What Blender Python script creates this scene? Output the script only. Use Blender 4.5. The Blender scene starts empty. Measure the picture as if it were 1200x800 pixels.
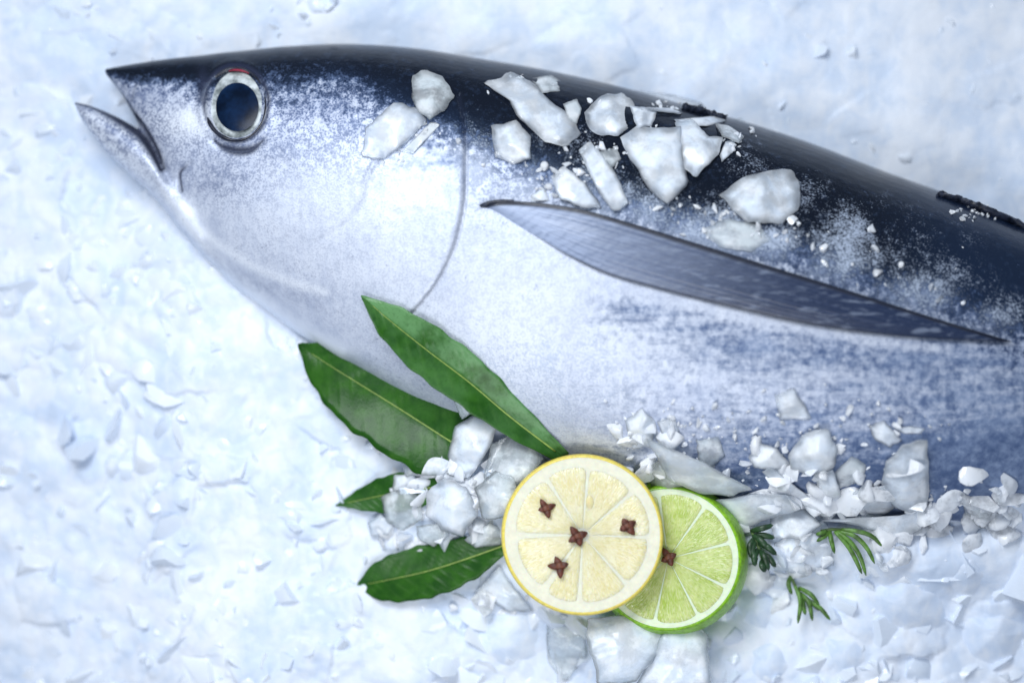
import bpy, bmesh, math, random
import numpy as np
from mathutils import Vector, Matrix
from mathutils.bvhtree import BVHTree

random.seed(7)
rng = np.random.default_rng(7)
SC = bpy.context.scene
COL = SC.collection

# ------------------------------------------------------------------ scale
# lengths are first written in units of 0.35 mm, camera 1 m above the ice
S = 0.00035
CAM_Z = 1.0
H = CAM_Z / S

# ------------------------------------------------------------------ camera, world, lamps, exposure
cam_d = bpy.data.cameras.new('camera')
cam = bpy.data.objects.new('camera', cam_d)
COL.objects.link(cam)
cam.location = (0, 0, CAM_Z)
cam.rotation_euler = (0, 0, 0)
cam_d.sensor_width = 36.0
cam_d.lens = 36.0 * CAM_Z / (1200 * S)
cam_d.clip_start = 0.01
cam_d.clip_end = 20
cam_d.dof.use_dof = True
cam_d.dof.focus_distance = CAM_Z - 0.021
cam_d.dof.aperture_fstop = 1.8
SC.camera = cam

world = bpy.data.worlds.new('World')
SC.world = world
world.use_nodes = True
wn = world.node_tree.nodes
wn['Background'].inputs[0].default_value = (0.62, 0.77, 1.0, 1)
wn['Background'].inputs[1].default_value = 0.26


def area_lamp(name, loc, target, size, energy, color, spread=180):
    d = bpy.data.lights.new(name, 'AREA')
    d.shape = 'RECTANGLE'
    d.size, d.size_y = size
    d.energy = energy
    d.spread = math.radians(spread)
    d.color = color
    o = bpy.data.objects.new(name, d)
    COL.objects.link(o)
    o.location = loc
    o.rotation_euler = (Vector(target) - Vector(loc)).to_track_quat('-Z', 'Y').to_euler()
    return o


area_lamp('softbox_lamp', (-0.20, 0.36, 0.62), (0.0, -0.03, 0.0), (0.40, 0.28), 1.36, (0.91, 0.955, 1.0), 95)
area_lamp('fill_lamp', (-0.02, -0.30, 0.48), (-0.02, -0.04, 0.0), (0.28, 0.20), 0.44, (0.96, 0.975, 1.0), 110)

SC.view_settings.view_transform = 'Standard'
SC.view_settings.look = 'None'
SC.view_settings.exposure = 0.08
SC.view_settings.gamma = 1.0
SC.view_settings.use_curve_mapping = False
SC.cycles.use_denoising = True
SC.cycles.max_bounces = 10
SC.cycles.transparent_max_bounces = 12
SC.cycles.caustics_refractive = True
SC.cycles.caustics_reflective = False


# ------------------------------------------------------------------ helpers
def W(x, y, z):
    k = (1 - np.asarray(z, float) / H)
    return np.stack([(np.asarray(x, float) - 600) * k * S, (400 - np.asarray(y, float)) * k * S,
                     np.asarray(z, float) * S + 0 * k], -1)


def inv(P):
    z = P[..., 2] / S
    k = 1 - z / H
    return P[..., 0] / (k * S) + 600, 400 - P[..., 1] / (k * S), z


def mesh_obj(name, verts, faces, mat, parent=None, origin=None, smooth=True):
    verts = np.asarray(verts, float)
    if parent is not None:
        off = np.array(parent['o_'])
    elif origin is not None:
        off = np.array(origin)
    else:
        off = np.zeros(3)
    me = bpy.data.meshes.new(name)
    me.from_pydata((verts - off).tolist(), [], faces)
    if smooth:
        me.polygons.foreach_set('use_smooth', [True] * len(me.polygons))
    me.update()
    o = bpy.data.objects.new(name, me)
    COL.objects.link(o)
    if mat is not None:
        me.materials.append(mat)
    if parent is not None:
        o.parent = parent
        o['o_'] = list(map(float, off))
    else:
        o.location = off
        o['o_'] = list(map(float, off))
    return o


def thing(name, loc, label, cat, group=None):
    o = bpy.data.objects.new(name, None)
    o.empty_display_size = 0.01
    COL.objects.link(o)
    o.location = loc
    o['o_'] = [float(v) for v in loc]
    tag(o, label, cat, group)
    return o


def tag(o, label, cat, group=None):
    o['label'] = label
    o['category'] = cat
    if group:
        o['group'] = group


def grid_faces(nu, nv, closed_v=False):
    f = []
    for i in range(nu - 1):
        for j in range(nv - (0 if closed_v else 1)):
            j2 = (j + 1) % nv
            f.append((i * nv + j, i * nv + j2, (i + 1) * nv + j2, (i + 1) * nv + j))
    return f


def attr(o, name, arr):
    a = o.data.attributes.new(name, 'FLOAT', 'POINT')
    a.data.foreach_set('value', np.asarray(arr, np.float32))


def attr3(o, name, arr):
    a = o.data.attributes.new(name, 'FLOAT_VECTOR', 'POINT')
    a.data.foreach_set('vector', np.asarray(arr, np.float32).ravel())


def sstep(a, b, x):
    t = np.clip((np.asarray(x, float) - a) / (b - a), 0, 1)
    return t * t * (3 - 2 * t)


def hash2(ix, iy, seed):
    n = (ix.astype(np.int64) * 374761393 + iy.astype(np.int64) * 668265263 + seed * 1442695041) & 0x7fffffff
    n = ((n ^ (n >> 13)) * 1274126177) & 0x7fffffff
    n = n ^ (n >> 16)
    return (n & 0xffff) / 65535.0


def vnoise(x, y, seed):
    ix, iy = np.floor(x), np.floor(y)
    fx, fy = x - ix, y - iy
    fx = fx * fx * (3 - 2 * fx)
    fy = fy * fy * (3 - 2 * fy)
    a, b = hash2(ix, iy, seed), hash2(ix + 1, iy, seed)
    c, d = hash2(ix, iy + 1, seed), hash2(ix + 1, iy + 1, seed)
    return (a * (1 - fx) + b * fx) * (1 - fy) + (c * (1 - fx) + d * fx) * fy


def fbm(x, y, seed, octv=4):
    s, amp, tot = 0, 1.0, 0
    for k in range(octv):
        s = s + amp * (vnoise(x * 2 ** k + 13.7 * k, y * 2 ** k + 7.1 * k, seed + k) - 0.5)
        tot += amp
        amp *= 0.5
    return s / tot


def worley(x, y, seed):
    ix, iy = np.floor(x), np.floor(y)
    f1 = np.full(np.shape(x), 9.0)
    hgt = np.zeros(np.shape(x))
    for dx in (-1, 0, 1):
        for dy in (-1, 0, 1):
            cx, cy = ix + dx, iy + dy
            qx, qy = cx + hash2(cx, cy, seed), cy + hash2(cx, cy, seed + 5)
            d = np.hypot(x - qx, y - qy)
            m = d < f1
            hgt = np.where(m, hash2(cx, cy, seed + 9), hgt)
            f1 = np.minimum(f1, d)
    return f1, hgt


def catmull(pts, n):
    p = np.array(pts, float)
    p = np.vstack([2 * p[0] - p[1], p, 2 * p[-1] - p[-2]])
    seg = len(p) - 3
    t = np.linspace(0, seg - 1e-6, n)
    i = t.astype(int)
    f = (t - i)[:, None]
    a, b, c, d = p[i], p[i + 1], p[i + 2], p[i + 3]
    return 0.5 * (2 * b + (c - a) * f + (2 * a - 5 * b + 4 * c - d) * f ** 2 + (3 * b - a - 3 * c + d) * f ** 3)


def poly_dist(x, y, pts, want_t=False):
    best = np.full(np.shape(x), 1e9)
    side = np.zeros(np.shape(x))
    tt = np.zeros(np.shape(x))
    p = np.array(pts, float)
    L = np.r_[0, np.cumsum(np.hypot(*np.diff(p, axis=0).T))]
    for k in range(len(p) - 1):
        a, b = p[k], p[k + 1]
        d = b - a
        l2 = d @ d
        t = np.clip(((x - a[0]) * d[0] + (y - a[1]) * d[1]) / l2, 0, 1)
        ex, ey = x - (a[0] + t * d[0]), y - (a[1] + t * d[1])
        q = np.hypot(ex, ey)
        m = q < best
        best = np.where(m, q, best)
        side = np.where(m, np.sign(d[0] * ey - d[1] * ex), side)
        tt = np.where(m, (L[k] + t * math.sqrt(l2)) / L[-1], tt)
    return (best, side, tt) if want_t else (best, side)


# ------------------------------------------------------------------ node helpers
def new_mat(name):
    m = bpy.data.materials.new(name)
    m.use_nodes = True
    nt = m.node_tree
    b = nt.nodes['Principled BSDF']
    return m, nt, b


def nd(nt, typ, **kw):
    n = nt.nodes.new(typ)
    for k, v in kw.items():
        if k.startswith('i_'):
            key = k[2:]
            n.inputs[int(key) if key.isdigit() else key].default_value = v
        else:
            setattr(n, k, v)
    return n


def noise(nt, vec, scale, detail=3, rough=0.55, dist=0.0):
    n = nd(nt, 'ShaderNodeTexNoise')
    n.inputs['Scale'].default_value = scale
    n.inputs['Detail'].default_value = detail
    n.inputs['Roughness'].default_value = rough
    n.inputs['Distortion'].default_value = dist
    nt.links.new(vec, n.inputs['Vector'])
    return n.outputs['Fac']


def mathn(nt, op, a, b=None, clamp=False):
    n = nd(nt, 'ShaderNodeMath', operation=op)
    n.use_clamp = clamp
    for i, v in enumerate((a, b)):
        if v is None:
            continue
        if isinstance(v, (int, float)):
            n.inputs[i].default_value = v
        else:
            nt.links.new(v, n.inputs[i])
    return n.outputs[0]


def ramp(nt, fac, a, b, lo=0.0, hi=1.0):
    n = nd(nt, 'ShaderNodeMapRange', interpolation_type='SMOOTHSTEP')
    n.inputs['From Min'].default_value = a
    n.inputs['From Max'].default_value = b
    n.inputs['To Min'].default_value = lo
    n.inputs['To Max'].default_value = hi
    nt.links.new(fac, n.inputs['Value'])
    return n.outputs[0]


def mixc(nt, fac, a, b):
    n = nd(nt, 'ShaderNodeMix', data_type='RGBA')
    for key, v in ((0, fac), (6, a), (7, b)):
        if isinstance(v, (int, float)):
            n.inputs[key].default_value = v
        elif isinstance(v, tuple):
            n.inputs[key].default_value = (*v, 1)
        else:
            nt.links.new(v, n.inputs[key])
    return n.outputs[2]


def geta(nt, name):
    n = nd(nt, 'ShaderNodeAttribute', attribute_name=name)
    return n


def bump(nt, b, hgt, strength, dist):
    n = nd(nt, 'ShaderNodeBump')
    n.inputs['Strength'].default_value = strength
    n.inputs['Distance'].default_value = dist
    nt.links.new(hgt, n.inputs['Height'])
    nt.links.new(n.outputs[0], b.inputs['Normal'])
    return n


def objco(nt, rot=0.0, scale=(1, 1, 1)):
    tc = nd(nt, 'ShaderNodeTexCoord')
    mp = nd(nt, 'ShaderNodeMapping')
    mp.inputs['Rotation'].default_value = (0, 0, rot)
    mp.inputs['Scale'].default_value = scale
    nt.links.new(tc.outputs['Object'], mp.inputs['Vector'])
    return mp.outputs[0]


# ------------------------------------------------------------------ materials
def mat_bed():
    m, nt, b = new_mat('slush_ice')
    co = objco(nt)
    n1 = noise(nt, co, 22, 4, 0.6, 0.5)
    n2 = noise(nt, co, 110, 4, 0.6, 0.4)
    n3 = noise(nt, co, 420, 3, 0.6)
    f = mathn(nt, 'ADD', mathn(nt, 'MULTIPLY', n1, 0.55), mathn(nt, 'MULTIPLY', n2, 0.45))
    f = mathn(nt, 'ADD', mathn(nt, 'MULTIPLY', f, 0.75), mathn(nt, 'MULTIPLY', noise(nt, objco(nt, 0.5, (1, 0.35, 1)), 60, 5, 0.65, 1.0), 0.25))
    c = mixc(nt, ramp(nt, f, 0.38, 0.62), (0.64, 0.74, 0.90), (0.86, 0.895, 0.96))
    nt.links.new(c, b.inputs['Base Color'])
    b.inputs['Roughness'].default_value = 0.38
    nt.links.new(ramp(nt, n2, 0.3, 0.7, 0.25, 0.55), b.inputs['Roughness'])
    b.inputs['IOR'].default_value = 1.31
    b.inputs['Subsurface Weight'].default_value = 0.0
    b.inputs['Subsurface Radius'].default_value = (1.0, 1.0, 1.0)
    b.inputs['Subsurface Scale'].default_value = 0.009
    hh = mathn(nt, 'ADD', n2, mathn(nt, 'MULTIPLY', n3, 0.2))
    bump(nt, b, hh, 0.3, 0.0014)
    return m


def mat_ice(name, lo, hi, tint=(0.86, 0.905, 0.97), white=(0.93, 0.95, 0.985)):
    """cloudy ice: white scattering core mixed with see-through clear ice, lo..hi = how cloudy"""
    m, nt, b = new_mat(name)
    tc = nd(nt, 'ShaderNodeTexCoord')
    oi = nd(nt, 'ShaderNodeObjectInfo')
    ad = nd(nt, 'ShaderNodeVectorMath', operation='ADD')
    nt.links.new(tc.outputs['Object'], ad.inputs[0])
    nt.links.new(oi.outputs['Random'], ad.inputs[1])
    co = ad.outputs[0]
    n1 = noise(nt, co, 110, 4, 0.62, 0.2)
    n2 = noise(nt, co, 420, 3, 0.6)
    n3 = noise(nt, co, 120, 3, 0.5, 0.3)
    rnd = mathn(nt, 'MULTIPLY', mathn(nt, 'SUBTRACT', oi.outputs['Random'], 0.5), 0.16)
    f = mathn(nt, 'ADD', n1, rnd)
    op = ramp(nt, f, 0.34, 0.62, lo, hi)
    op = mathn(nt, 'MULTIPLY', op, mathn(nt, 'SUBTRACT', 1.0, mathn(nt, 'MULTIPLY', geta(nt, 'thin').outputs['Fac'], 0.6)))
    c = mixc(nt, ramp(nt, n3, 0.3, 0.7), tint, white)
    nt.links.new(c, b.inputs['Base Color'])
    nt.links.new(ramp(nt, n2, 0.3, 0.7, 0.10, 0.36), b.inputs['Roughness'])
    b.inputs['IOR'].default_value = 1.31
    b.inputs['Subsurface Weight'].default_value = 0.2
    b.inputs['Subsurface Radius'].default_value = (1.0, 1.0, 1.0)
    b.inputs['Subsurface Scale'].default_value = 0.004
    hh = mathn(nt, 'ADD', n3, mathn(nt, 'MULTIPLY', n2, 0.3))
    b.inputs['Coat Weight'].default_value = 0.35
    b.inputs['Coat Roughness'].default_value = 0.08
    bp = bump(nt, b, hh, 0.3, 0.0011)
    tr = nd(nt, 'ShaderNodeBsdfTransparent')
    tr.inputs[0].default_value = (0.94, 0.97, 0.985, 1)
    rf = nd(nt, 'ShaderNodeBsdfRefraction')
    rf.inputs['Color'].default_value = (0.92, 0.96, 0.98, 1)
    rf.inputs['IOR'].default_value = 1.16
    rf.inputs['Roughness'].default_value = 0.06
    gl = nd(nt, 'ShaderNodeBsdfGlossy')
    gl.inputs['Roughness'].default_value = 0.12
    nt.links.new(bp.outputs[0], gl.inputs['Normal'])
    fr = nd(nt, 'ShaderNodeFresnel')
    fr.inputs['IOR'].default_value = 1.33
    nt.links.new(bp.outputs[0], fr.inputs['Normal'])

    def mixs(fac, a, c_):
        x = nd(nt, 'ShaderNodeMixShader')
        if isinstance(fac, float):
            x.inputs[0].default_value = fac
        else:
            nt.links.new(fac, x.inputs[0])
        nt.links.new(a, x.inputs[1])
        nt.links.new(c_, x.inputs[2])
        return x.outputs[0]
    clear = mixs(0.18, tr.outputs[0], rf.outputs[0])
    clear = mixs(fr.outputs[0], clear, gl.outputs[0])
    out = nt.nodes['Material Output']
    nt.links.new(mixs(op, clear, b.outputs[0]), out.inputs['Surface'])
    return m


def mat_fish():
    m, nt, b = new_mat('tuna_skin')
    ROT = math.radians(20)
    co = objco(nt)
    along = objco(nt, ROT, (0.13, 1.0, 1.0))
    across = objco(nt, math.radians(8), (1.0, 0.3, 1.0))
    nf = noise(nt, co, 1150, 2, 0.6)
    nm = noise(nt, co, 330, 4, 0.65)
    nl = noise(nt, co, 70, 4, 0.6)
    na = noise(nt, along, 230, 5, 0.7, 0.15)
    nc = noise(nt, across, 300, 5, 0.72, 0.2)
    dark = geta(nt, 'dark').outputs['Fac']
    speck = geta(nt, 'speck').outputs['Fac']
    blue = geta(nt, 'blue').outputs['Fac']
    line = geta(nt, 'line').outputs['Fac']
    frost = geta(nt, 'frost').outputs['Fac']
    navy = geta(nt, 'navy').outputs['Fac']
    # silver ground
    c = mixc(nt, ramp(nt, mathn(nt, 'ADD', mathn(nt, 'MULTIPLY', nc, 0.6), mathn(nt, 'MULTIPLY', nl, 0.4)), 0.3, 0.7), (0.50, 0.55, 0.68), (0.70, 0.74, 0.84))
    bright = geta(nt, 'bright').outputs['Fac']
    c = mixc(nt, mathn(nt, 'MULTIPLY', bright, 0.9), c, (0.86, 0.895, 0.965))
    sp = mathn(nt, 'MULTIPLY', ramp(nt, mathn(nt, 'ADD', mathn(nt, 'MULTIPLY', nf, 0.6), mathn(nt, 'MULTIPLY', nm, 0.4)), 0.46, 0.57), speck)
    c = mixc(nt, mathn(nt, 'MULTIPLY', sp, 0.95, True), c, (0.12, 0.15, 0.27))
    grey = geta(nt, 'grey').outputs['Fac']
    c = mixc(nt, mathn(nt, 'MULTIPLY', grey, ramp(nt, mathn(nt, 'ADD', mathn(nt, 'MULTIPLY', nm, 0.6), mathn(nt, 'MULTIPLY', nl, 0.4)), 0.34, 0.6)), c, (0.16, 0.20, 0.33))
    # blue-grey flank streaks; the mask also holds the fin's painted shadow
    st = mathn(nt, 'ADD', mathn(nt, 'MULTIPLY', na, 0.60), mathn(nt, 'ADD', mathn(nt, 'MULTIPLY', nm, 0.26), mathn(nt, 'MULTIPLY', nl, 0.14)))
    bl = mathn(nt, 'ADD', mathn(nt, 'MULTIPLY', blue, 1.15), mathn(nt, 'MULTIPLY', mathn(nt, 'SUBTRACT', st, 0.5), 2.4))
    bl = mathn(nt, 'ADD', bl, mathn(nt, 'MULTIPLY', mathn(nt, 'SUBTRACT', nm, 0.5), 0.7))
    bl = mathn(nt, 'MULTIPLY', ramp(nt, bl, 0.1, 1.0), ramp(nt, blue, 0.0, 0.25))
    c = mixc(nt, bl, c, mixc(nt, ramp(nt, mathn(nt, 'ADD', mathn(nt, 'MULTIPLY', nm, 0.5), mathn(nt, 'MULTIPLY', nl, 0.5)), 0.36, 0.64), (0.24, 0.31, 0.47), (0.085, 0.13, 0.255)))
    # dark back with ragged, speckled border
    df = mathn(nt, 'ADD', dark, mathn(nt, 'MULTIPLY', mathn(nt, 'SUBTRACT', nf, 0.5), 0.62))
    df = mathn(nt, 'ADD', df, mathn(nt, 'MULTIPLY', mathn(nt, 'SUBTRACT', nm, 0.5), 1.0))
    df = mathn(nt, 'ADD', df, mathn(nt, 'MULTIPLY', mathn(nt, 'SUBTRACT', nl, 0.5), 0.5))
    dkc = mixc(nt, navy, (0.004, 0.006, 0.013), (0.010, 0.021, 0.052))
    dkc = mixc(nt, mathn(nt, 'MULTIPLY', ramp(nt, nm, 0.5, 0.75), 0.35), dkc, (0.035, 0.06, 0.12))
    c = mixc(nt, ramp(nt, df, 0.16, 0.56), c, mixc(nt, ramp(nt, nm, 0.35, 0.65), (0.10, 0.15, 0.28), (0.045, 0.07, 0.15)))
    dk = ramp(nt, df, 0.36, 0.82)
    c = mixc(nt, dk, c, dkc)
    c = mixc(nt, mathn(nt, 'MULTIPLY', line, 0.93), c, (0.025, 0.03, 0.06))
    # frost crystals lying on the skin, and mist haze painted on the belly
    fr = mathn(nt, 'ADD', frost, mathn(nt, 'MULTIPLY', mathn(nt, 'SUBTRACT', nf, 0.5), 1.3))
    fr = mathn(nt, 'ADD', fr, mathn(nt, 'MULTIPLY', mathn(nt, 'SUBTRACT', nm, 0.5), 0.9))
    fr = mathn(nt, 'ADD', fr, mathn(nt, 'MULTIPLY', mathn(nt, 'SUBTRACT', nl, 0.5), 1.2))
    fr = mathn(nt, 'MULTIPLY', ramp(nt, fr, 0.22, 1.0), ramp(nt, frost, 0.0, 0.2))
    c = mixc(nt, mathn(nt, 'MULTIPLY', fr, 0.85), c, (0.56, 0.64, 0.79))
    nt.links.new(c, b.inputs['Base Color'])
    rg = mathn(nt, 'ADD', ramp(nt, dk, 0, 1, 0.50, 0.22), mathn(nt, 'MULTIPLY', fr, 0.25))
    nt.links.new(rg, b.inputs['Roughness'])
    nt.links.new(mathn(nt, 'MULTIPLY', mathn(nt, 'SUBTRACT', 1.0, dk), 0.22), b.inputs['Metallic'])
    b.inputs['Specular IOR Level'].default_value = 0.42
    b.inputs['Specular Tint'].default_value = (0.62, 0.78, 1.0, 1)
    b.inputs['Coat Weight'].default_value = 0.22
    b.inputs['Coat Roughness'].default_value = 0.16
    b.inputs['Coat IOR'].default_value = 1.33
    hh = mathn(nt, 'ADD', mathn(nt, 'MULTIPLY', nm, 0.6), mathn(nt, 'MULTIPLY', nf, 0.3))
    hh = mathn(nt, 'ADD', hh, mathn(nt, 'MULTIPLY', fr, 0.8))
    bump(nt, b, hh, 0.28, 0.0009)
    return m


def mat_fin():
    m, nt, b = new_mat('fin_skin')
    fu = geta(nt, 'fu').outputs['Fac']      # 0 root .. 1 tip
    edge = geta(nt, 'edge').outputs['Fac']  # dark leading edge, plus a shadow line painted along the lower edge
    ray = geta(nt, 'ray').outputs['Fac']
    co = objco(nt, math.radians(20), (0.2, 1, 1))
    n = noise(nt, co, 420, 4, 0.65)
    n2 = noise(nt, objco(nt), 700, 3, 0.6)
    dk = mathn(nt, 'ADD', ramp(nt, fu, 0.10, 0.85), mathn(nt, 'MULTIPLY', mathn(nt, 'SUBTRACT', n, 0.5), 0.7))
    c = mixc(nt, ramp(nt, dk, 0.0, 1.0), (0.40, 0.47, 0.64), (0.012, 0.024, 0.066))
    c = mixc(nt, mathn(nt, 'MULTIPLY', mathn(nt, 'MULTIPLY', ramp(nt, ray, 0.4, 1.0), ramp(nt, n2, 0.3, 0.55)), 0.6), c, (0.06, 0.085, 0.17))
    c = mixc(nt, mathn(nt, 'MULTIPLY', ramp(nt, n, 0.5, 0.68), 0.30), c, (0.50, 0.58, 0.74))
    wv = nd(nt, 'ShaderNodeTexWave', bands_direction='X')
    wv.inputs['Scale'].default_value = 105
    wv.inputs['Distortion'].default_value = 5.0
    wv.inputs['Detail'].default_value = 2
    wv.inputs['Detail Scale'].default_value = 1.5
    nt.links.new(objco(nt, math.radians(58)), wv.inputs['Vector'])
    wf = mathn(nt, 'MULTIPLY', ramp(nt, wv.outputs['Fac'], 0.4, 0.9), mathn(nt, 'MULTIPLY', ramp(nt, fu, 0.05, 0.2), ramp(nt, fu, 0.75, 0.4)))
    c = mixc(nt, mathn(nt, 'MULTIPLY', mathn(nt, 'MULTIPLY', wf, ramp(nt, n, 0.38, 0.6)), 0.32), c, (0.10, 0.14, 0.26))
    c = mixc(nt, edge, c, (0.010, 0.014, 0.03))
    nt.links.new(c, b.inputs['Base Color'])
    b.inputs['Roughness'].default_value = 0.36
    bump(nt, b, mathn(nt, 'ADD', n, mathn(nt, 'MULTIPLY', n2, 0.4)), 0.25, 0.0006)
    return m


def mat_simple(name, col, rough=0.4, var=0.15, scale=200, bumpd=0.0, sss=0.0, sssr=(1, .6, .3), metallic=0.0, coat=0.0):
    m, nt, b = new_mat(name)
    co = objco(nt)
    n = noise(nt, co, scale, 4, 0.6)
    lo = tuple(v * (1 - var) for v in col)
    hi = tuple(min(1, v * (1 + var)) for v in col)
    nt.links.new(mixc(nt, ramp(nt, n, 0.3, 0.7), lo, hi), b.inputs['Base Color'])
    b.inputs['Roughness'].default_value = rough
    b.inputs['Metallic'].default_value = metallic
    b.inputs['Coat Weight'].default_value = coat
    b.inputs['Coat Roughness'].default_value = 0.05
    if sss:
        b.inputs['Subsurface Weight'].default_value = sss
        b.inputs['Subsurface Radius'].default_value = sssr
        b.inputs['Subsurface Scale'].default_value = 0.003
    if bumpd:
        bump(nt, b, n, 0.5, bumpd)
    return m


def mat_leaf():
    m, nt, b = new_mat('bay_leaf_green')
    co = objco(nt)
    oi = nd(nt, 'ShaderNodeObjectInfo')
    n = noise(nt, co, 130, 4, 0.6)
    nf = noise(nt, co, 900, 3, 0.6)
    v = geta(nt, 'vein').outputs['Fac']
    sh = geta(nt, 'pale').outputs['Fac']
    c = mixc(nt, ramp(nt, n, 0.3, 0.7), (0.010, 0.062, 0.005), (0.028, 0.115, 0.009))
    c = mixc(nt, mathn(nt, 'MULTIPLY', mathn(nt, 'MULTIPLY', sh, ramp(nt, noise(nt, co, 60, 4, 0.6), 0.3, 0.62)), 0.95), c, (0.14, 0.31, 0.125))  # whitish sheen on one half of the leaf, painted into the green
    c = mixc(nt, mathn(nt, 'MULTIPLY', v, 0.22), c, (0.09, 0.21, 0.045))
    c = mixc(nt, mathn(nt, 'MULTIPLY', ramp(nt, nf, 0.52, 0.7), 0.25), c, (0.01, 0.05, 0.008))
    nt.links.new(c, b.inputs['Base Color'])
    b.inputs['Roughness'].default_value = 0.30
    b.inputs['Specular IOR Level'].default_value = 0.20
    hh = mathn(nt, 'ADD', mathn(nt, 'MULTIPLY', nf, 0.4), mathn(nt, 'MULTIPLY', v, 0.7))
    bump(nt, b, hh, 0.35, 0.0005)
    return m


def mat_flesh(name, ca, cb, cc, tr):
    m, nt, b = new_mat(name)
    pol = geta(nt, 'polar').outputs['Vector']
    mp = nd(nt, 'ShaderNodeMapping')
    mp.inputs['Scale'].default_value = (0.6, 4.6, 1.0)
    nt.links.new(pol, mp.inputs['Vector'])
    vo = nd(nt, 'ShaderNodeTexVoronoi', feature='SMOOTH_F1')
    vo.inputs['Scale'].default_value = 5.0
    nt.links.new(mp.outputs[0], vo.inputs['Vector'])
    d = vo.outputs['Distance']
    n = noise(nt, objco(nt), 150, 4, 0.6)
    nf = noise(nt, objco(nt), 800, 2, 0.6)
    c = mixc(nt, ramp(nt, n, 0.3, 0.7), ca, cb)
    c = mixc(nt, mathn(nt, 'MULTIPLY', ramp(nt, d, 0.25, 0.75), 0.6), c, cc)
    c = mixc(nt, mathn(nt, 'MULTIPLY', ramp(nt, nf, 0.56, 0.7), 0.35), c, tuple(v * 0.75 for v in ca))
    nt.links.new(c, b.inputs['Base Color'])
    b.inputs['Roughness'].default_value = 0.22
    b.inputs['Subsurface Weight'].default_value = 0.5
    b.inputs['Subsurface Radius'].default_value = tr
    b.inputs['Subsurface Scale'].default_value = 0.004
    bump(nt, b, mathn(nt, 'ADD', d, mathn(nt, 'MULTIPLY', nf, 0.4)), 0.45, 0.0008)
    return m


M_BED = mat_bed()
M_CRUSH, nt_, b_ = new_mat('crushed_ice')
co_ = objco(nt_)
nz_ = noise(nt_, co_, 160, 3, 0.6, 0.3)
cc_ = mixc(nt_, mathn(nt_, 'ADD', mathn(nt_, 'MULTIPLY', geta(nt_, 'tone').outputs['Fac'], 0.75), mathn(nt_, 'MULTIPLY', nz_, 0.25)), (0.70, 0.785, 0.915), (0.88, 0.915, 0.97))
nt_.links.new(cc_, b_.inputs['Base Color'])
b_.inputs['Roughness'].default_value = 0.28
b_.inputs['IOR'].default_value = 1.31
b_.inputs['Coat Weight'].default_value = 0.5
b_.inputs['Coat Roughness'].default_value = 0.1
bump(nt_, b_, nz_, 0.3, 0.0012)
M_CRUMB = mat_ice('ice_crumb', 0.32, 0.92, (0.88, 0.92, 0.985), (0.95, 0.965, 0.995))
M_CHUNK = mat_ice('chunk_ice', 0.66, 1.0, (0.80, 0.88, 1.0), (0.935, 0.965, 1.0))
M_CLEAR = mat_ice('clear_ice', 0.36, 0.80, (0.82, 0.90, 0.94), (0.92, 0.955, 0.98))
M_FISH = mat_fish()
M_FIN = mat_fin()
M_DFIN = mat_simple('dorsal_fin_skin', (0.018, 0.024, 0.045), 0.35, 0.6, 500, 0.0006)
M_IRIS = mat_simple('eye_iris', (0.55, 0.64, 0.64), 0.25, 0.7, 200, 0.0, metallic=0.25, coat=0.6)
M_PUPIL = mat_simple('eye_pupil', (0.004, 0.015, 0.046), 0.22, 0.6, 90)
M_PUPIL.node_tree.nodes['Principled BSDF'].inputs['Specular IOR Level'].default_value = 0.12
M_LID = mat_simple('eye_rim', (0.012, 0.015, 0.03), 0.3, 0.4, 500)
M_RED = mat_simple('eye_blood', (0.28, 0.02, 0.05), 0.3, 0.3, 700)
M_LEAF = mat_leaf()
M_RIB = mat_simple('leaf_midrib', (0.27, 0.38, 0.085), 0.4, 0.2, 600)
M_STALK = mat_simple('leaf_stalk', (0.05, 0.075, 0.02), 0.5, 0.3, 600)
M_LEMON = mat_flesh('lemon_flesh', (0.79, 0.70, 0.34), (0.89, 0.82, 0.53), (0.93, 0.88, 0.70), (1.0, 0.8, 0.35))
M_LIME = mat_flesh('lime_flesh', (0.42, 0.55, 0.09), (0.64, 0.72, 0.27), (0.76, 0.81, 0.47), (0.7, 1.0, 0.3))
M_PITH = mat_simple('lemon_pith', (0.82, 0.79, 0.62), 0.5, 0.05, 400, 0.0003, 0.4)
M_LPITH = mat_simple('lime_pith', (0.78, 0.86, 0.62), 0.45, 0.06, 400, 0.0003, 0.4)
M_RIND = mat_simple('lemon_rind', (0.86, 0.68, 0.13), 0.35, 0.12, 700, 0.0006, 0.3)
M_LRIND = mat_simple('lime_rind', (0.23, 0.48, 0.012), 0.30, 0.25, 600, 0.0007, 0.2, (0.4, 1.0, 0.1))
M_SEED = mat_simple('lemon_seed', (0.80, 0.64, 0.34), 0.3, 0.1, 300, 0, 0.5)
M_CLOVE = mat_simple('clove', (0.115, 0.030, 0.016), 0.5, 0.45, 500, 0.0007)
M_CLOVEB = mat_simple('clove_bud', (0.22, 0.075, 0.04), 0.5, 0.35, 500, 0.0006)
M_NEEDLE = mat_simple('herb_needle', (0.085, 0.19, 0.03), 0.4, 0.55, 260, 0.0004)
M_NEEDLED = mat_simple('herb_needle_dark', (0.02, 0.055, 0.022), 0.4, 0.4, 260, 0.0004)
M_STEM = mat_simple('herb_stem', (0.07, 0.12, 0.035), 0.5, 0.3, 400)

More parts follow.
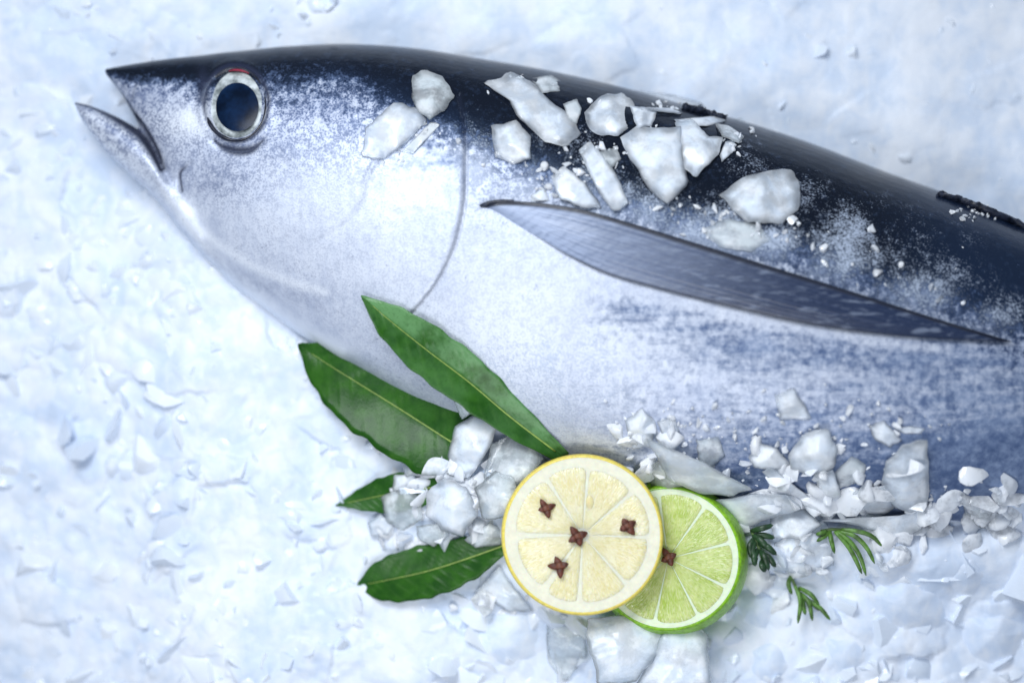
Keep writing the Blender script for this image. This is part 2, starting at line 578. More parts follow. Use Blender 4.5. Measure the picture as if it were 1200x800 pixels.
# ------------------------------------------------------------------ tuna: body outline stations
ZM = -20.0
TOP = [(122, 81), (150, 76), (190, 70), (230, 65.5), (280, 60), (340, 54), (410, 51.5), (490, 57), (570, 70), (650, 84),
       (740, 105), (840, 133), (940, 164), (1040, 202), (1140, 238), (1250, 284), (1360, 332), (1480, 388), (1600, 442),
       (1720, 492), (1820, 530), (1890, 556)]
BOT = [(124, 87), (146, 116), (178, 178), (200, 246), (232, 290), (270, 328), (315, 362), (370, 402), (430, 440), (500, 482),
       (590, 528), (690, 560), (800, 584), (910, 600), (1020, 610), (1140, 615), (1260, 615), (1390, 612), (1530, 605),
       (1670, 596), (1790, 588), (1880, 578)]
WID = [4, 17, 32, 47, 61, 76, 90, 105, 117, 127, 135, 142, 146, 147, 145, 138, 126, 106, 80, 52, 26, 11]
JTOP = [(87, 119.5), (104, 123.5), (125, 131.5), (148, 143), (168, 158), (192, 196), (222, 240)]
JBOT = [(88, 124), (100, 147), (121, 174), (148, 201), (178, 229), (206, 262), (245, 304)]
JWID = [4, 13, 22, 31, 38, 44, 46]


def loft(top, bot, wid, ns, nv, ex=2.15):
    T, B = catmull(top, ns), catmull(bot, ns)
    w = catmull([(v, 0) for v in wid], ns)[:, 0]
    th = np.linspace(0, 2 * math.pi, nv, endpoint=False)
    c, s = np.cos(th), np.sin(th)
    cc = np.sign(c) * np.abs(c) ** (2 / ex)
    ss = np.sign(s) * np.abs(s) ** (2 / ex)
    mid, half = (T + B) / 2, (T - B) / 2
    X = mid[:, None, 0] + half[:, None, 0] * cc
    Y = mid[:, None, 1] + half[:, None, 1] * cc
    Z = ZM + w[:, None] * ss
    V = W(X, Y, Z).reshape(-1, 3)
    F = grid_faces(ns, nv, True)
    n = len(V)
    V = np.vstack([V, V[:nv].mean(0), V[n - nv:n].mean(0)])
    for j in range(nv):
        j2 = (j + 1) % nv
        F.append((n, j2, j))
        F.append((n + 1, n - nv + j, n - nv + j2))
    return V, F


V1, F1 = loft(TOP, BOT, WID, 260, 84)
V2, F2 = loft(JTOP, JBOT, JWID, 70, 48, 2.0)
tmp = bpy.data.meshes.new('tmp')
tmp.from_pydata(np.vstack([V1, V2]).tolist(), [], F1 + [tuple(i + len(V1) for i in f) for f in F2])
to = bpy.data.objects.new('tmp', tmp)
COL.objects.link(to)
bm_ = bmesh.new()
bm_.from_mesh(tmp)
bmesh.ops.recalc_face_normals(bm_, faces=bm_.faces[:])
bm_.to_mesh(tmp)
bm_.free()
rm = to.modifiers.new('r', 'REMESH')
rm.mode = 'VOXEL'
rm.voxel_size = 0.00072
sm = to.modifiers.new('s', 'SMOOTH')
sm.factor = 0.5
sm.iterations = 4
bpy.context.view_layer.update()
dg = bpy.context.evaluated_depsgraph_get()
body_me = bpy.data.meshes.new_from_object(to.evaluated_get(dg))
bpy.data.objects.remove(to)
nV = len(body_me.vertices)
bv = np.empty(nV * 3)
body_me.vertices.foreach_get('co', bv)
bv = bv.reshape(-1, 3)
bn = np.empty(nV * 3)
body_me.vertices.foreach_get('normal', bn)
bn = bn.reshape(-1, 3)
fx, fy, fz = inv(bv)
ed_ = np.empty(len(body_me.edges) * 2, np.int64)
body_me.edges.foreach_get('vertices', ed_)
ed_ = ed_.reshape(-1, 2)
msk = sstep(178, 205, fx) * (1 - sstep(262, 290, fx)) * sstep(202, 226, fy) * (1 - sstep(325, 345, fy))
near_e = (msk[ed_[:, 0]] > 0) | (msk[ed_[:, 1]] > 0)
ed_ = ed_[near_e]
cnt = np.bincount(ed_.ravel(), minlength=nV).astype(float)
for _ in range(90):
    acc = np.zeros_like(bv)
    np.add.at(acc, ed_[:, 0], bv[ed_[:, 1]])
    np.add.at(acc, ed_[:, 1], bv[ed_[:, 0]])
    avg = acc / np.maximum(cnt, 1)[:, None]
    bv += (avg - bv) * (msk * 0.7 * (cnt > 2))[:, None]
body_me.vertices.foreach_set('co', bv.ravel())
body_me.update()
body_me.vertices.foreach_get('normal', _n := np.empty(nV * 3))
bn = _n.reshape(-1, 3)
fx, fy, fz = inv(bv)
up = sstep(0.05, 0.35, bn[:, 2])

GILL = catmull([(538, 112), (545, 160), (545, 200), (543, 240), (533, 285), (515, 325), (497, 350), (478, 370), (452, 392), (425, 408)], 40)
MAXI = catmull([(158, 136), (170, 153), (181, 174), (190, 197)], 14)
CREASE = catmull([(222, 192), (212, 199), (209, 207), (212, 224)], 12)
LID = catmull([(250, 164), (260, 172), (277, 177), (294, 175), (307, 165)], 16)
FOLD1 = catmull([(214, 256), (238, 290), (270, 325), (310, 356), (352, 388), (400, 412)], 24)
FOLD2 = catmull([(226, 262), (258, 288), (300, 315), (345, 332), (380, 342)], 20)
PREOP = catmull([(446, 182), (430, 205), (421, 238), (402, 262), (370, 282), (345, 290)], 24)
LIP = catmull([(86, 120), (104, 124.5), (124, 132.5), (146, 144), (163, 157), (174, 170), (183, 185), (189, 198)], 24)
ULIP = catmull([(121, 83), (135, 102), (150, 122), (163, 141)], 14)
SNOUT = catmull([(132, 86), (148, 92), (158, 97), (155, 108), (154, 118)], 12)

disp = np.zeros(nV)
line = np.zeros(nV)


def near(poly, r):
    d, s, t = poly_dist(fx, fy, poly, True)
    return d, s, t


d, s, t = near(GILL, 40)
disp += np.where(s > 0, 3.2 * np.exp(-(d / 26) ** 2), 0) * up * (1 - sstep(0.85, 1, t)) * sstep(0, 0.1, t)
disp -= 2.0 * np.exp(-(d / 3.0) ** 2) * up * (1 - sstep(0.85, 1, t))
line += 0.34 * np.exp(-(d / 2.3) ** 2) * (1 - sstep(0.75, 0.95, t))
d, s, t = near(MAXI, 20)
disp -= 3.0 * np.exp(-(d / 2.4) ** 2) * up
line += 0.95 * np.exp(-(d / 1.7) ** 2)
d, s, t = near(LIP, 20)
line += 1.2 * np.exp(-(d / (1.7 + 3.9 * sstep(0.12, 0.5, t) * (1 - 0.6 * sstep(0.75, 1, t)))) ** 2)
d, s, t = near(ULIP, 20)
line += 0.95 * np.exp(-(d / 2.0) ** 2)
d, s, t = near(SNOUT, 20)
line += 0.35 * np.exp(-(d / 2.2) ** 2)
disp -= 1.6 * np.exp(-(d / 3.0) ** 2) * up
d, s, t = near(CREASE, 20)
disp -= 3.4 * np.exp(-(d / 2.6) ** 2) * up
line += 0.95 * np.exp(-(d / 1.8) ** 2) * sstep(0.0, 0.35, t)
d, s, t = near(FOLD1, 30)
disp += 2.4 * np.exp(-(d / 11) ** 2)
d, s, t = near(FOLD2, 30)
disp += 0.9 * np.exp(-(d / 6) ** 2) * up * np.sin(np.pi * np.clip(t, 0, 1)) ** 0.5
d, s, t = near(PREOP, 30)
disp -= 1.5 * np.exp(-(d / 3.5) ** 2) * up * (1 - t)
line += 0.16 * np.exp(-(d / 2.4) ** 2) * (1 - sstep(0.5, 1.0, t))
# eye socket
re_ = np.hypot((fx - 276.5) / 38.5, (fy - 122.5) / 45.0)
disp -= 6.0 * (1 - sstep(0.75, 1.0, re_)) * up
disp += 0.8 * np.exp(-((re_ - 1.10) / 0.09) ** 2) * up
d, s, t = near(LID, 20)
disp -= 2.5 * np.exp(-(d / 4) ** 2) * up
line += 1.25 * np.exp(-(d / (5.0 * np.sin(np.pi * np.clip(t, 0.06, .94)) + .5)) ** 2)
line += 0.9 * np.exp(-((re_ - 0.985) / 0.055) ** 2)
line += 1.0 * np.exp(-((fx - 238) / 6) ** 2 - ((fy - 103) / 20) ** 2) + 0.5 * np.exp(-((re_ - 1.04) / 0.05) ** 2) * (fy < 120)
# dorsal groove and general unevenness
disp += 2.4 * fbm(fx / 90, fy / 90, 31) * up + 0.9 * fbm(fx / 22, fy / 22, 41) * up
bv2 = bv + bn * (disp * S)[:, None]
body_me.vertices.foreach_set('co', bv2.ravel())
body_me.update()

TUNA_O = W(700, 330, ZM)
tuna = thing('tuna', TUNA_O, 'whole silver tuna with dark back and open mouth lying on its side on crushed ice', 'fish')
body_me.transform(Matrix.Translation(-Vector(TUNA_O)))
body_me.polygons.foreach_set('use_smooth', [True] * len(body_me.polygons))
body_me.name = 'body'
body = bpy.data.objects.new('body', body_me)
COL.objects.link(body)
body.parent = tuna
body_me.materials.clear()
body_me.materials.append(M_FISH)

# pigment masks plus some painted shade and haze, all fixed to the skin
xs_d = [80, 122, 150, 220, 260, 320, 400, 450, 500, 540, 580, 640, 720, 800, 870, 940, 1020, 1100, 1200, 1400, 1900]
ys_d = [70, 88, 97, 106, 108, 106, 112, 128, 144, 162, 182, 212, 246, 272, 292, 308, 338, 364, 400, 465, 585]
sf_d = [8, 8, 14, 22, 30, 40, 44, 34, 34, 30, 42, 48, 56, 56, 48, 48, 50, 50, 50, 50, 20]
yd = np.interp(fx, xs_d, ys_d)
sf = np.interp(fx, xs_d, sf_d)
dark = np.clip(0.5 - (fy - yd) / (2 * sf), 0, 1)
dark = np.maximum(dark, 0.0)
dark -= 0.16 * np.exp(-((fx - 420) / 70) ** 2 - ((fy - 112) / 22) ** 2)
front = sstep(-30, -10, fz - ZM)
navy = sstep(-10, 60, fy - np.interp(fx, xs_d, np.array(ys_d) - 45)) * sstep(300, 430, fx)
navy = np.maximum(navy, 0.8 * sstep(1000, 1150, fx))
# cheek and forehead speckles
speck = 0.95 * np.exp(-((fy - 130) / 75) ** 2) * (1 - sstep(430, 540, fx))
speck = np.maximum(speck, 0.55 * np.exp(-((fx - 265) / 90) ** 2 - ((fy - 205) / 50) ** 2))
speck = np.maximum(speck, 0.7 * np.exp(-((fx - 600) / 60) ** 2 - ((fy - 215) / 40) ** 2))
speck = np.maximum(speck, 0.6 * np.exp(-((fx - 135) / 55) ** 2 - ((fy - 160) / 28) ** 2))
speck = np.maximum(speck, 0.9 * np.exp(-((fx - 350) / 80) ** 2 - ((fy - 130) / 50) ** 2))
speck = np.maximum(speck, 0.20)
speck *= 1 - 0.85 * np.exp(-((fx - 225) / 30) ** 2 - ((fy - 140) / 22) ** 2)
speck *= 1 - 0.9 * np.exp(-(poly_dist(fx, fy, FOLD1)[0] / 22) ** 2)
yfin = np.interp(fx, [540, 640, 720, 800, 880, 1000, 1100, 1200], [250, 326, 332, 346, 366, 386, 396, 405])
yb = np.interp(fx, [p[0] for p in BOT], [p[1] for p in BOT])
below = sstep(0, 24, fy - yfin)
blue = below * sstep(560, 960, fx + 0.25 * (fy - 400)) * (0.36 + 0.50 * sstep(430, 560, fy - 0.10 * (1100 - fx))) \
    * sstep(480, 640, fx)
blue += 0.25 * below * np.exp(-((fy - yfin - 30) / 34) ** 2) * sstep(640, 760, fx)  # shadow the fin casts on the flank, painted as a blue band
blue += 0.38 * sstep(1000, 1200, fx) * sstep(440, 560, fy)
blue = np.maximum(blue, 0.42 * sstep(330, 480, fx) * np.exp(-((fy - yd - 30) / 34) ** 2) * (1 - sstep(520, 580, fx)))
blue = np.maximum(blue, 0.5 * sstep(860, 1000, fx) * np.exp(-((fy - yd - 25) / 40) ** 2))
frost = np.zeros(nV)
for (cx, cy, rx, ry, a) in [(620, 222, 60, 34, .55), (700, 235, 60, 40, .7), (830, 268, 70, 34, .85), (905, 280, 50, 22, .9), (990, 285, 60, 46, .8),
                            (1090, 335, 60, 36, .75), (1165, 370, 46, 24, .6), (930, 225, 60, 30, .3), (1050, 280, 90, 40, .3), (760, 250, 40, 24, .8), (670, 165, 40, 30, .45), (880, 195, 34, 24, .35),
                            (560, 200, 30, 60, .5), (660, 430, 110, 70, .55), (800, 420, 120, 36, .35), (900, 460, 70, 30, .35),  # the wide pale belly patches paint the white mist haze there
                            (870, 510, 60, 40, .3), (1130, 450, 70, 22, .28), (560, 420, 70, 50, .5)]:
    frost = np.maximum(frost, 0.8 * a * np.exp(-((fx - cx) / rx) ** 2 - ((fy - cy) / ry) ** 2))
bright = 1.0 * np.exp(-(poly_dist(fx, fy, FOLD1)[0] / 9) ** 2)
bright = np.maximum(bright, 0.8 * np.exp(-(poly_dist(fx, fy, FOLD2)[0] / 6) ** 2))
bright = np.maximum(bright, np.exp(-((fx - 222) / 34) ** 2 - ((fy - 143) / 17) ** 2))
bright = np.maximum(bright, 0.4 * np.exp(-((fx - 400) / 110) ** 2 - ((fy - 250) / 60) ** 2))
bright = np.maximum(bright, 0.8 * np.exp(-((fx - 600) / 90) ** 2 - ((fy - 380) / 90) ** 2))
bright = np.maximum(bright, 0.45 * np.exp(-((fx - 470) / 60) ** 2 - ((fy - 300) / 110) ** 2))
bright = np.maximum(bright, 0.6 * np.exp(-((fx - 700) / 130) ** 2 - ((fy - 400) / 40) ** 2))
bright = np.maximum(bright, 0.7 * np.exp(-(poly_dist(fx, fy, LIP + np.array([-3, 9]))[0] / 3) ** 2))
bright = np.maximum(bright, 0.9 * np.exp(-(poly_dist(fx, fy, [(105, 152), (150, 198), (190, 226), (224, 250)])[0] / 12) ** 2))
dark -= 0.12 * np.exp(-((fx - 195) / 40) ** 2 - ((fy - 105) / 12) ** 2)
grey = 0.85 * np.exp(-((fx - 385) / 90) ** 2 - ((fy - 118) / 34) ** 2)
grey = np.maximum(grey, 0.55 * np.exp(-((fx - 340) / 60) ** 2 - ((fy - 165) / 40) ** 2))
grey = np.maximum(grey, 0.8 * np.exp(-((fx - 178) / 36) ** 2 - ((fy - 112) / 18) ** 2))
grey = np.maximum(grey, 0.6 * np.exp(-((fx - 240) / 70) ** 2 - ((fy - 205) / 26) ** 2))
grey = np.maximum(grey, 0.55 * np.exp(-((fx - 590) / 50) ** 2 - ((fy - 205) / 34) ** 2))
grey = np.maximum(grey, 0.30 * np.exp(-(poly_dist(fx, fy, (FOLD2 + np.array([-8, 14])))[0] / 8) ** 2))  # painted shading between the two throat folds
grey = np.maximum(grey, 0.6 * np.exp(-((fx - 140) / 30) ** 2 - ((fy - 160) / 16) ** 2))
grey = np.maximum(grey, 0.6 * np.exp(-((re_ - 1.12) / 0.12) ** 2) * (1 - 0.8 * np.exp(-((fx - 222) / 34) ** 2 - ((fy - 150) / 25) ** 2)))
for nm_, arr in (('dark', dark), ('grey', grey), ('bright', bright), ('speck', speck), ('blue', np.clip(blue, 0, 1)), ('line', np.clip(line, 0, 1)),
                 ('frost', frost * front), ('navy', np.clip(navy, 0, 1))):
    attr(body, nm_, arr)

fish_bvh = BVHTree.FromPolygons([Vector(v) for v in bv2], [tuple(p.vertices) for p in body_me.polygons])


def fish_z(x, y, miss=-999.0):
    o = Vector((0, 0, CAM_Z))
    p = Vector(W(x, y, 0.0))
    h = fish_bvh.ray_cast(o, (p - o).normalized())
    return h[0].z / S if h[0] is not None else miss


# ------------------------------------------------------------------ ice bed height (a function of the ground position)
BX = [-600, 60, 100, 150, 205, 245, 300] + [p[0] for p in BOT[6:]]
BY = [100, 110, 160, 206, 262, 302, 350] + [p[1] for p in BOT[6:]]


def bed_base(x, y):
    x = np.asarray(x, float)
    y = np.asarray(y, float)
    dd = y - np.interp(x, BX, BY)
    z = -50 + 0 * x
    z = z + 46 * sstep(-30, 70, dd) * sstep(330, 560, x)
    z = z + 34 * sstep(-60, 30, dd) * (1 - sstep(330, 560, x)) * sstep(110, 240, x)
    z = z + 62 * np.exp(-((dd - 14) / 52) ** 2) * sstep(430, 620, x)
    z = z + 20 * np.exp(-((x - 690) / 110) ** 2 - ((y - 640) / 100) ** 2)
    z = z + 26 * np.exp(-((x - 545) / 70) ** 2 - ((y - 580) / 60) ** 2)
    z = z - 70 * np.exp(-((x - 786) / 80) ** 4 - ((y - 655) / 66) ** 4)
    z = z - 14 * sstep(760, 900, y)
    z = z + 10 * (1 - sstep(-60, 20, dd))
    z = z - 16 * np.exp(-((x + 60) / 180) ** 2)
    return z


def lumpy(x, y):
    # smoother slush behind the back of the fish, lumpier in front
    dd = np.asarray(y, float) - np.interp(x, BX, BY)
    return 0.28 + 0.72 * sstep(-60, 40, dd) * 1.0 + 0.35 * (1 - sstep(150, 420, x)) * (dd < 0)


def hbed(x, y):
    x = np.asarray(x, float)
    y = np.asarray(y, float)
    a = lumpy(x, y)
    f1, hh = worley(x / 66 + 0.5 * fbm(x / 60, y / 60, 3), y / 58 + 0.5 * fbm(x / 60, y / 60, 8), 21)
    g1, gh = worley(x / 19 + 0.3 * fbm(x / 20, y / 20, 5), y / 19, 77)
    z = bed_base(x, y) + 26 * fbm(x / 150, y / 150, 11, 3)
    z = z + a * (14 * (hh - 0.5) * (1 - sstep(0.15, 0.8, f1)) - 5 * f1 + 3.0 * (gh - 0.5) * (1 - sstep(0.2, 0.9, g1)) - 1.5 * g1)
    z = z + a * 2.2 * fbm(x / 14, y / 14, 51, 2)
    return z


def axis_coords(lo, a, b, hi, step):
    fine = np.arange(a, b + step, step)
    left = a - np.cumsum(step * 1.13 ** np.arange(1, 60))
    right = fine[-1] + np.cumsum(step * 1.13 ** np.arange(1, 60))
    left = left[left > lo][::-1]
    right = right[right < hi]
    return np.r_[lo, left, fine, right, hi]


gx = axis_coords(-1400, -60, 1270, 2900, 2.6)
gy = axis_coords(-1300, -50, 850, 2100, 2.6)
GX, GY = np.meshgrid(gx, gy, indexing='ij')
GZ = hbed(GX, GY)
bedV = np.stack([(GX - 600) * S, (400 - GY) * S, GZ * S], -1).reshape(-1, 3)
bed = mesh_obj('ice_bed', bedV, grid_faces(len(gx), len(gy)), M_BED)
for p_ in (bed,):
    if bed.data.polygons[0].normal.z < 0:
        bed.data.flip_normals()
bed['kind'] = 'structure'
bed['label'] = 'pale blue bed of packed crushed ice under the fish'


def bed_z(x, y):
    # surface seen at that place, corrected for the height it has
    z = float(hbed(np.array(x), np.array(y)))
    for _ in range(2):
        k = 1 - z / H
        z = float(hbed(np.array(600 + (x - 600) * k), np.array(400 + (y - 400) * k)))
    return z


def surf(x, y):
    return max(fish_z(x, y), bed_z(x, y))


# ------------------------------------------------------------------ tuna: eye, fins
def plane_at(pts):
    A = np.array([[p[0], p[1], 1.0] for p in pts])
    zz = np.array([surf(p[0], p[1]) for p in pts])
    c, *_ = np.linalg.lstsq(A, zz, rcond=None)
    return c, zz


EYE_C = (276.5, 122.5)
ring = [(EYE_C[0] + 46 * math.cos(a), EYE_C[1] + 52 * math.sin(a)) for a in np.linspace(0, 2 * math.pi, 20, endpoint=False)]
ec, _ = plane_at(ring)


def eye_pt(x, y, dz):
    return W(x, y, ec[0] * x + ec[1] * y + ec[2] + dz)


def dome(name, cx, cy, rx, ry, z0, hgt, mat, parent, nr=16, na=56, power=2.0, sq=2.0):
    V, F = [], []
    for i in range(nr + 1):
        r = i / nr
        for j in range(na):
            a = 2 * math.pi * j / na
            ca, sa = math.cos(a), math.sin(a)
            k = (abs(ca) ** sq + abs(sa) ** sq) ** (-1 / sq)
            x, y = cx + rx * r * ca * k, cy + ry * r * sa * k
            V.append(eye_pt(x, y, z0 + hgt * (1 - r ** power)))
    F = grid_faces(nr + 1, na, True)
    o = mesh_obj(name, V, F, mat, parent)
    bm = bmesh.new()
    bm.from_mesh(o.data)
    bmesh.ops.remove_doubles(bm, verts=bm.verts[:], dist=1e-7)
    bmesh.ops.recalc_face_normals(bm, faces=bm.faces[:])
    if sum(f.normal.z for f in bm.faces) < 0:
        bmesh.ops.reverse_faces(bm, faces=bm.faces[:])
    bm.to_mesh(o.data)
    bm.free()
    o.data.polygons.foreach_set('use_smooth', [True] * len(o.data.polygons))
    return o


def tube(name, pts, rad, mat, parent=None, nseg=10, origin=None, flat=1.0):
    """pts world, rad list in world units"""
    P = np.array(pts)
    n = len(P)
    V = []
    for i in range(n):
        tng = P[min(i + 1, n - 1)] - P[max(i - 1, 0)]
        tng = tng / (np.linalg.norm(tng) + 1e-12)
        upv = np.array([0, 0, 1.0])
        sx = np.cross(tng, upv)
        if np.linalg.norm(sx) < 1e-3:
            sx = np.array([1.0, 0, 0])
        sx /= np.linalg.norm(sx)
        uz = np.cross(sx, tng)
        for j in range(nseg):
            a = 2 * math.pi * j / nseg
            V.append(P[i] + rad[i] * (math.cos(a) * sx + flat * math.sin(a) * uz))
    F = grid_faces(n, nseg, True)
    F = [f[::-1] for f in F]
    F.append(tuple(range(nseg)))
    F.append(tuple(range(n * nseg - 1, (n - 1) * nseg - 1, -1)))
    o = mesh_obj(name, V, F, mat, parent, origin)
    bm = bmesh.new()
    bm.from_mesh(o.data)
    bmesh.ops.recalc_face_normals(bm, faces=bm.faces[:])
    bm.to_mesh(o.data)
    bm.free()
    return o


eye = dome('eye', EYE_C[0], EYE_C[1], 35.5, 41, -5.0, 10.0, M_IRIS, tuna, power=2.4, sq=2.15)
dome('pupil', 278, 125.5, 25, 28.5, 3.4, 2.2, M_PUPIL, eye, power=2.6)
rimp = [eye_pt(EYE_C[0] + 36.3 * math.cos(a) * 1.0, EYE_C[1] + 42.0 * math.sin(a), 0.2) for a in np.linspace(0, 2 * math.pi, 61)]
tube('eye_rim', rimp, [(1.9 + 0.6 * math.sin(i * 0.31 + 1) + 0.3 * math.sin(i * 1.1)) * S for i in range(61)], M_LID, eye, 8)
redp = [eye_pt(EYE_C[0] + 35 * math.cos(a), EYE_C[1] + 40.2 * math.sin(a), 1.6) for a in np.linspace(math.radians(256), math.radians(296), 14)]
tube('blood_spot', redp, [(0.5 + 1.0 * math.sin(math.pi * i / 13)) * S for i in range(14)], M_RED, eye, 8)

# pectoral fin
FT = catmull([(562, 241), (582, 236), (610, 236), (650, 240), (700, 250), (800, 280), (900, 311), (1000, 342), (1100, 374), (1186, 400)], 150)
FB = catmull([(566, 244), (592, 256), (628, 276), (668, 300), (716, 322), (786, 342), (860, 360), (950, 380), (1060, 394), (1186, 401)], 150)
NVF = 46
zf = np.zeros((150, 2))
for i in range(150):
    zf[i, 0] = fish_z(*FT[i])
    zf[i, 1] = fish_z(*FB[i])
ii = np.arange(150)
for k in (0, 1):
    zf[:, k] = np.polyval(np.polyfit(ii, zf[:, k], 5), ii)
Vt, Vb, au, ae, ar = [], [], [], [], []
for i in range(150):
    u = i / 149
    for j in range(NVF):
        v = j / (NVF - 1)
        x = FT[i, 0] * (1 - v) + FB[i, 0] * v
        y = FT[i, 1] * (1 - v) + FB[i, 1] * v
        wdt = np.linalg.norm(FT[i] - FB[i])
        sag = 0.10 * wdt * 4 * v * (1 - v)
        z = zf[i, 0] * (1 - v) + zf[i, 1] * v + sag - 7.5 * float(1 - sstep(0.02, 0.30, u)) * float(sstep(0.25, 1.0, v)) + 5.5 * sstep(0.0, 0.12, u) * (1 - 0.6 * v * (1 - u)) + 1.5
        rr = math.sin(v * 12.5 * 2 * math.pi + 1.3 * math.sin(u * 5 + v * 9)) * (0.55 + 0.45 * math.sin(v * 31 + u * 17))
        z += (0.45 * rr) * min(1, wdt / 40) * sstep(0.03, 0.12, u)
        if v < 0.12:
            z += 2.2 * math.cos(v / 0.12 * math.pi / 2) * sstep(0.0, 0.06, u)
        Vt.append(W(x, y, z))
        Vb.append(W(x, y, z - 2.2 - 0.5))
        au.append(u)
        ae.append(max(float(1 - sstep(4.0, 7.5, v * wdt)), 0.85 * float(1 - sstep(0.8, 3.4, (1 - v) * wdt)) * float(sstep(0.22, 0.4, u))))  # second term paints the shadow line under the fin's lower edge
        ar.append((0.5 - 0.5 * rr) * float(sstep(0.02, 0.4, u)))
nF = 150 * NVF
FF = grid_faces(150, NVF)
Fb = [tuple(i + nF for i in f[::-1]) for f in FF]
edge_loop = [i * NVF for i in range(150)] + [149 * NVF + j for j in range(1, NVF)] + \
    [i * NVF + NVF - 1 for i in range(148, -1, -1)] + [j for j in range(NVF - 2, 0, -1)]
Fs = [(edge_loop[k], edge_loop[(k + 1) % len(edge_loop)], edge_loop[(k + 1) % len(edge_loop)] + nF, edge_loop[k] + nF) for k in range(len(edge_loop))]
pfin = mesh_obj('pectoral_fin', np.vstack([Vt, Vb]), FF + Fb + Fs, M_FIN, tuna)
bm = bmesh.new()
bm.from_mesh(pfin.data)
bmesh.ops.recalc_face_normals(bm, faces=bm.faces[:])
bm.to_mesh(pfin.data)
bm.free()
attr(pfin, 'fu', au + au)
attr(pfin, 'edge', ae + ae)
attr(pfin, 'ray', ar + ar)
# fin ridge where the leading spine meets the body
sp_pts = [W(x, y, fish_z(x, y + 4) + 3 + 4 * k / 29) for k, (x, y) in enumerate(FT[:30])]
tube('fin_spine', sp_pts, [(1.2 + 1.4 * math.sin(math.pi * min(1, k / 18)) if k < 9 else 2.5) * S * (1 - 0.3 * k / 29) for k in range(30)], M_DFIN, tuna, 8)


def ragged_fin(name, pts, hgt, seed):
    r = random.Random(seed)
    P = catmull(pts, 34)
    V, n = [], len(P)
    for i in range(n):
        t = i / (n - 1)
        e = math.sin(math.pi * min(1, t * 1.0)) ** 0.6
        h = hgt * e * (0.75 + 0.5 * r.random())
        x, y = P[i]
        zb = max(fish_z(x, y + 6), ZM) - 4
        for (dx, dy, dz) in ((0, 5, 0), (1, 0, 0.7 * h), (2, -h * 0.75, 0.95 * h), (2, -h * 0.75 - 1.5, 0.7 * h), (0, 0, 0.1 * h), (0, 4, -4)):
            V.append(W(x + dx + r.uniform(-2, 2), y + dy + r.uniform(-1.6, 1.6), zb + dz))
    F = grid_faces(n, 6, True)
    F.append(tuple(range(6)))
    F.append(tuple(range(6 * n - 1, 6 * n - 7, -1)))
    return mesh_obj(name, V, F, M_DFIN, tuna)


ragged_fin('dorsal_fin', [(800, 123), (826, 130), (850, 137)], 2, 3)
ragged_fin('second_dorsal_fin', [(1098, 225), (1125, 234), (1150, 244), (1180, 256), (1230, 277)], 3.5, 5)
# tail fin, beyond the frame
tf = [(1876, 560, 10), (1930, 520, 6), (1990, 440, 4), (2030, 360, 2), (1985, 480, 6), (1955, 575, 6), (1975, 660, 6), (2005, 790, 2), (1955, 720, 4), (1920, 630, 6), (1876, 582, 10)]
tv = [W(x, y, ZM + w) for x, y, w in tf] + [W(x, y, ZM - w) for x, y, w in tf]
nn = len(tf)
mesh_obj('tail_fin', tv, [tuple(range(nn)), tuple(range(2 * nn - 1, nn - 1, -1))] + [(i, i + nn, (i + 1) % nn + nn, (i + 1) % nn) for i in range(nn)], M_DFIN, tuna, smooth=False)

# ------------------------------------------------------------------ crushed ice, uncountable
def shard_template(r):
    bm = bmesh.new()
    bmesh.ops.create_icosphere(bm, subdivisions=2, radius=1.0)
    for _ in range(r.randint(7, 11)):
        n = Vector((r.gauss(0, 1), r.gauss(0, 1), r.gauss(0, 1))).normalized()
        c = r.uniform(0.35, 0.75)
        for v in bm.verts:
            dd = v.co.dot(n) - c
            if dd > 0:
                v.co -= n * dd
    s = (r.uniform(0.8, 1.3), r.uniform(0.6, 1.0), r.uniform(0.35, 0.8))
    for v in bm.verts:
        v.co = Vector((v.co.x * s[0], v.co.y * s[1], v.co.z * s[2]))
    bmesh.ops.remove_doubles(bm, verts=bm.verts[:], dist=0.05)
    bmesh.ops.triangulate(bm, faces=bm.faces[:])
    bm.verts.ensure_lookup_table()
    V = np.array([v.co[:] for v in bm.verts])
    F = np.array([[v.index for v in f.verts] for f in bm.faces])
    bm.free()
    return V, F


rr_ = random.Random(5)
TEMPL = [shard_template(rr_) for _ in range(14)]


def rot_m(ax, ay, az):
    return np.array(Matrix.Rotation(az, 3, 'Z') @ Matrix.Rotation(ay, 3, 'Y') @ Matrix.Rotation(ax, 3, 'X'))


def scatter(name, items, mat, flat=1.0):
    """items: (x, y, z, size) in picture-scale units"""
    VS, FS, TN, off = [], [], [], 0
    for (x, y, z, sz) in items:
        tv_, tf_ = TEMPL[rr_.randrange(len(TEMPL))]
        R = rot_m(rr_.gauss(0, 0.5), rr_.gauss(0, 0.5), rr_.uniform(0, 6.28))
        V = ((tv_ * (1, 1, flat)) @ R.T) * sz * S + W(x, y, z)
        VS.append(V)
        FS.append(tf_ + off)
        TN += [rr_.random()] * len(V)
        off += len(V)
    V = np.vstack(VS)
    F = np.vstack(FS)
    me = bpy.data.meshes.new(name)
    me.vertices.add(len(V))
    me.vertices.foreach_set('co', V.ravel())
    me.loops.add(F.size)
    me.loops.foreach_set('vertex_index', F.ravel())
    me.polygons.add(len(F))
    me.polygons.foreach_set('loop_start', np.arange(0, F.size, 3))
    me.update(calc_edges=True)
    me.polygons.foreach_set('use_smooth', [True] * len(me.polygons))
    me.set_sharp_from_angle(angle=math.radians(40))
    me.materials.append(mat)
    o = bpy.data.objects.new(name, me)
    COL.objects.link(o)
    attr(o, 'tone', TN)
    return o


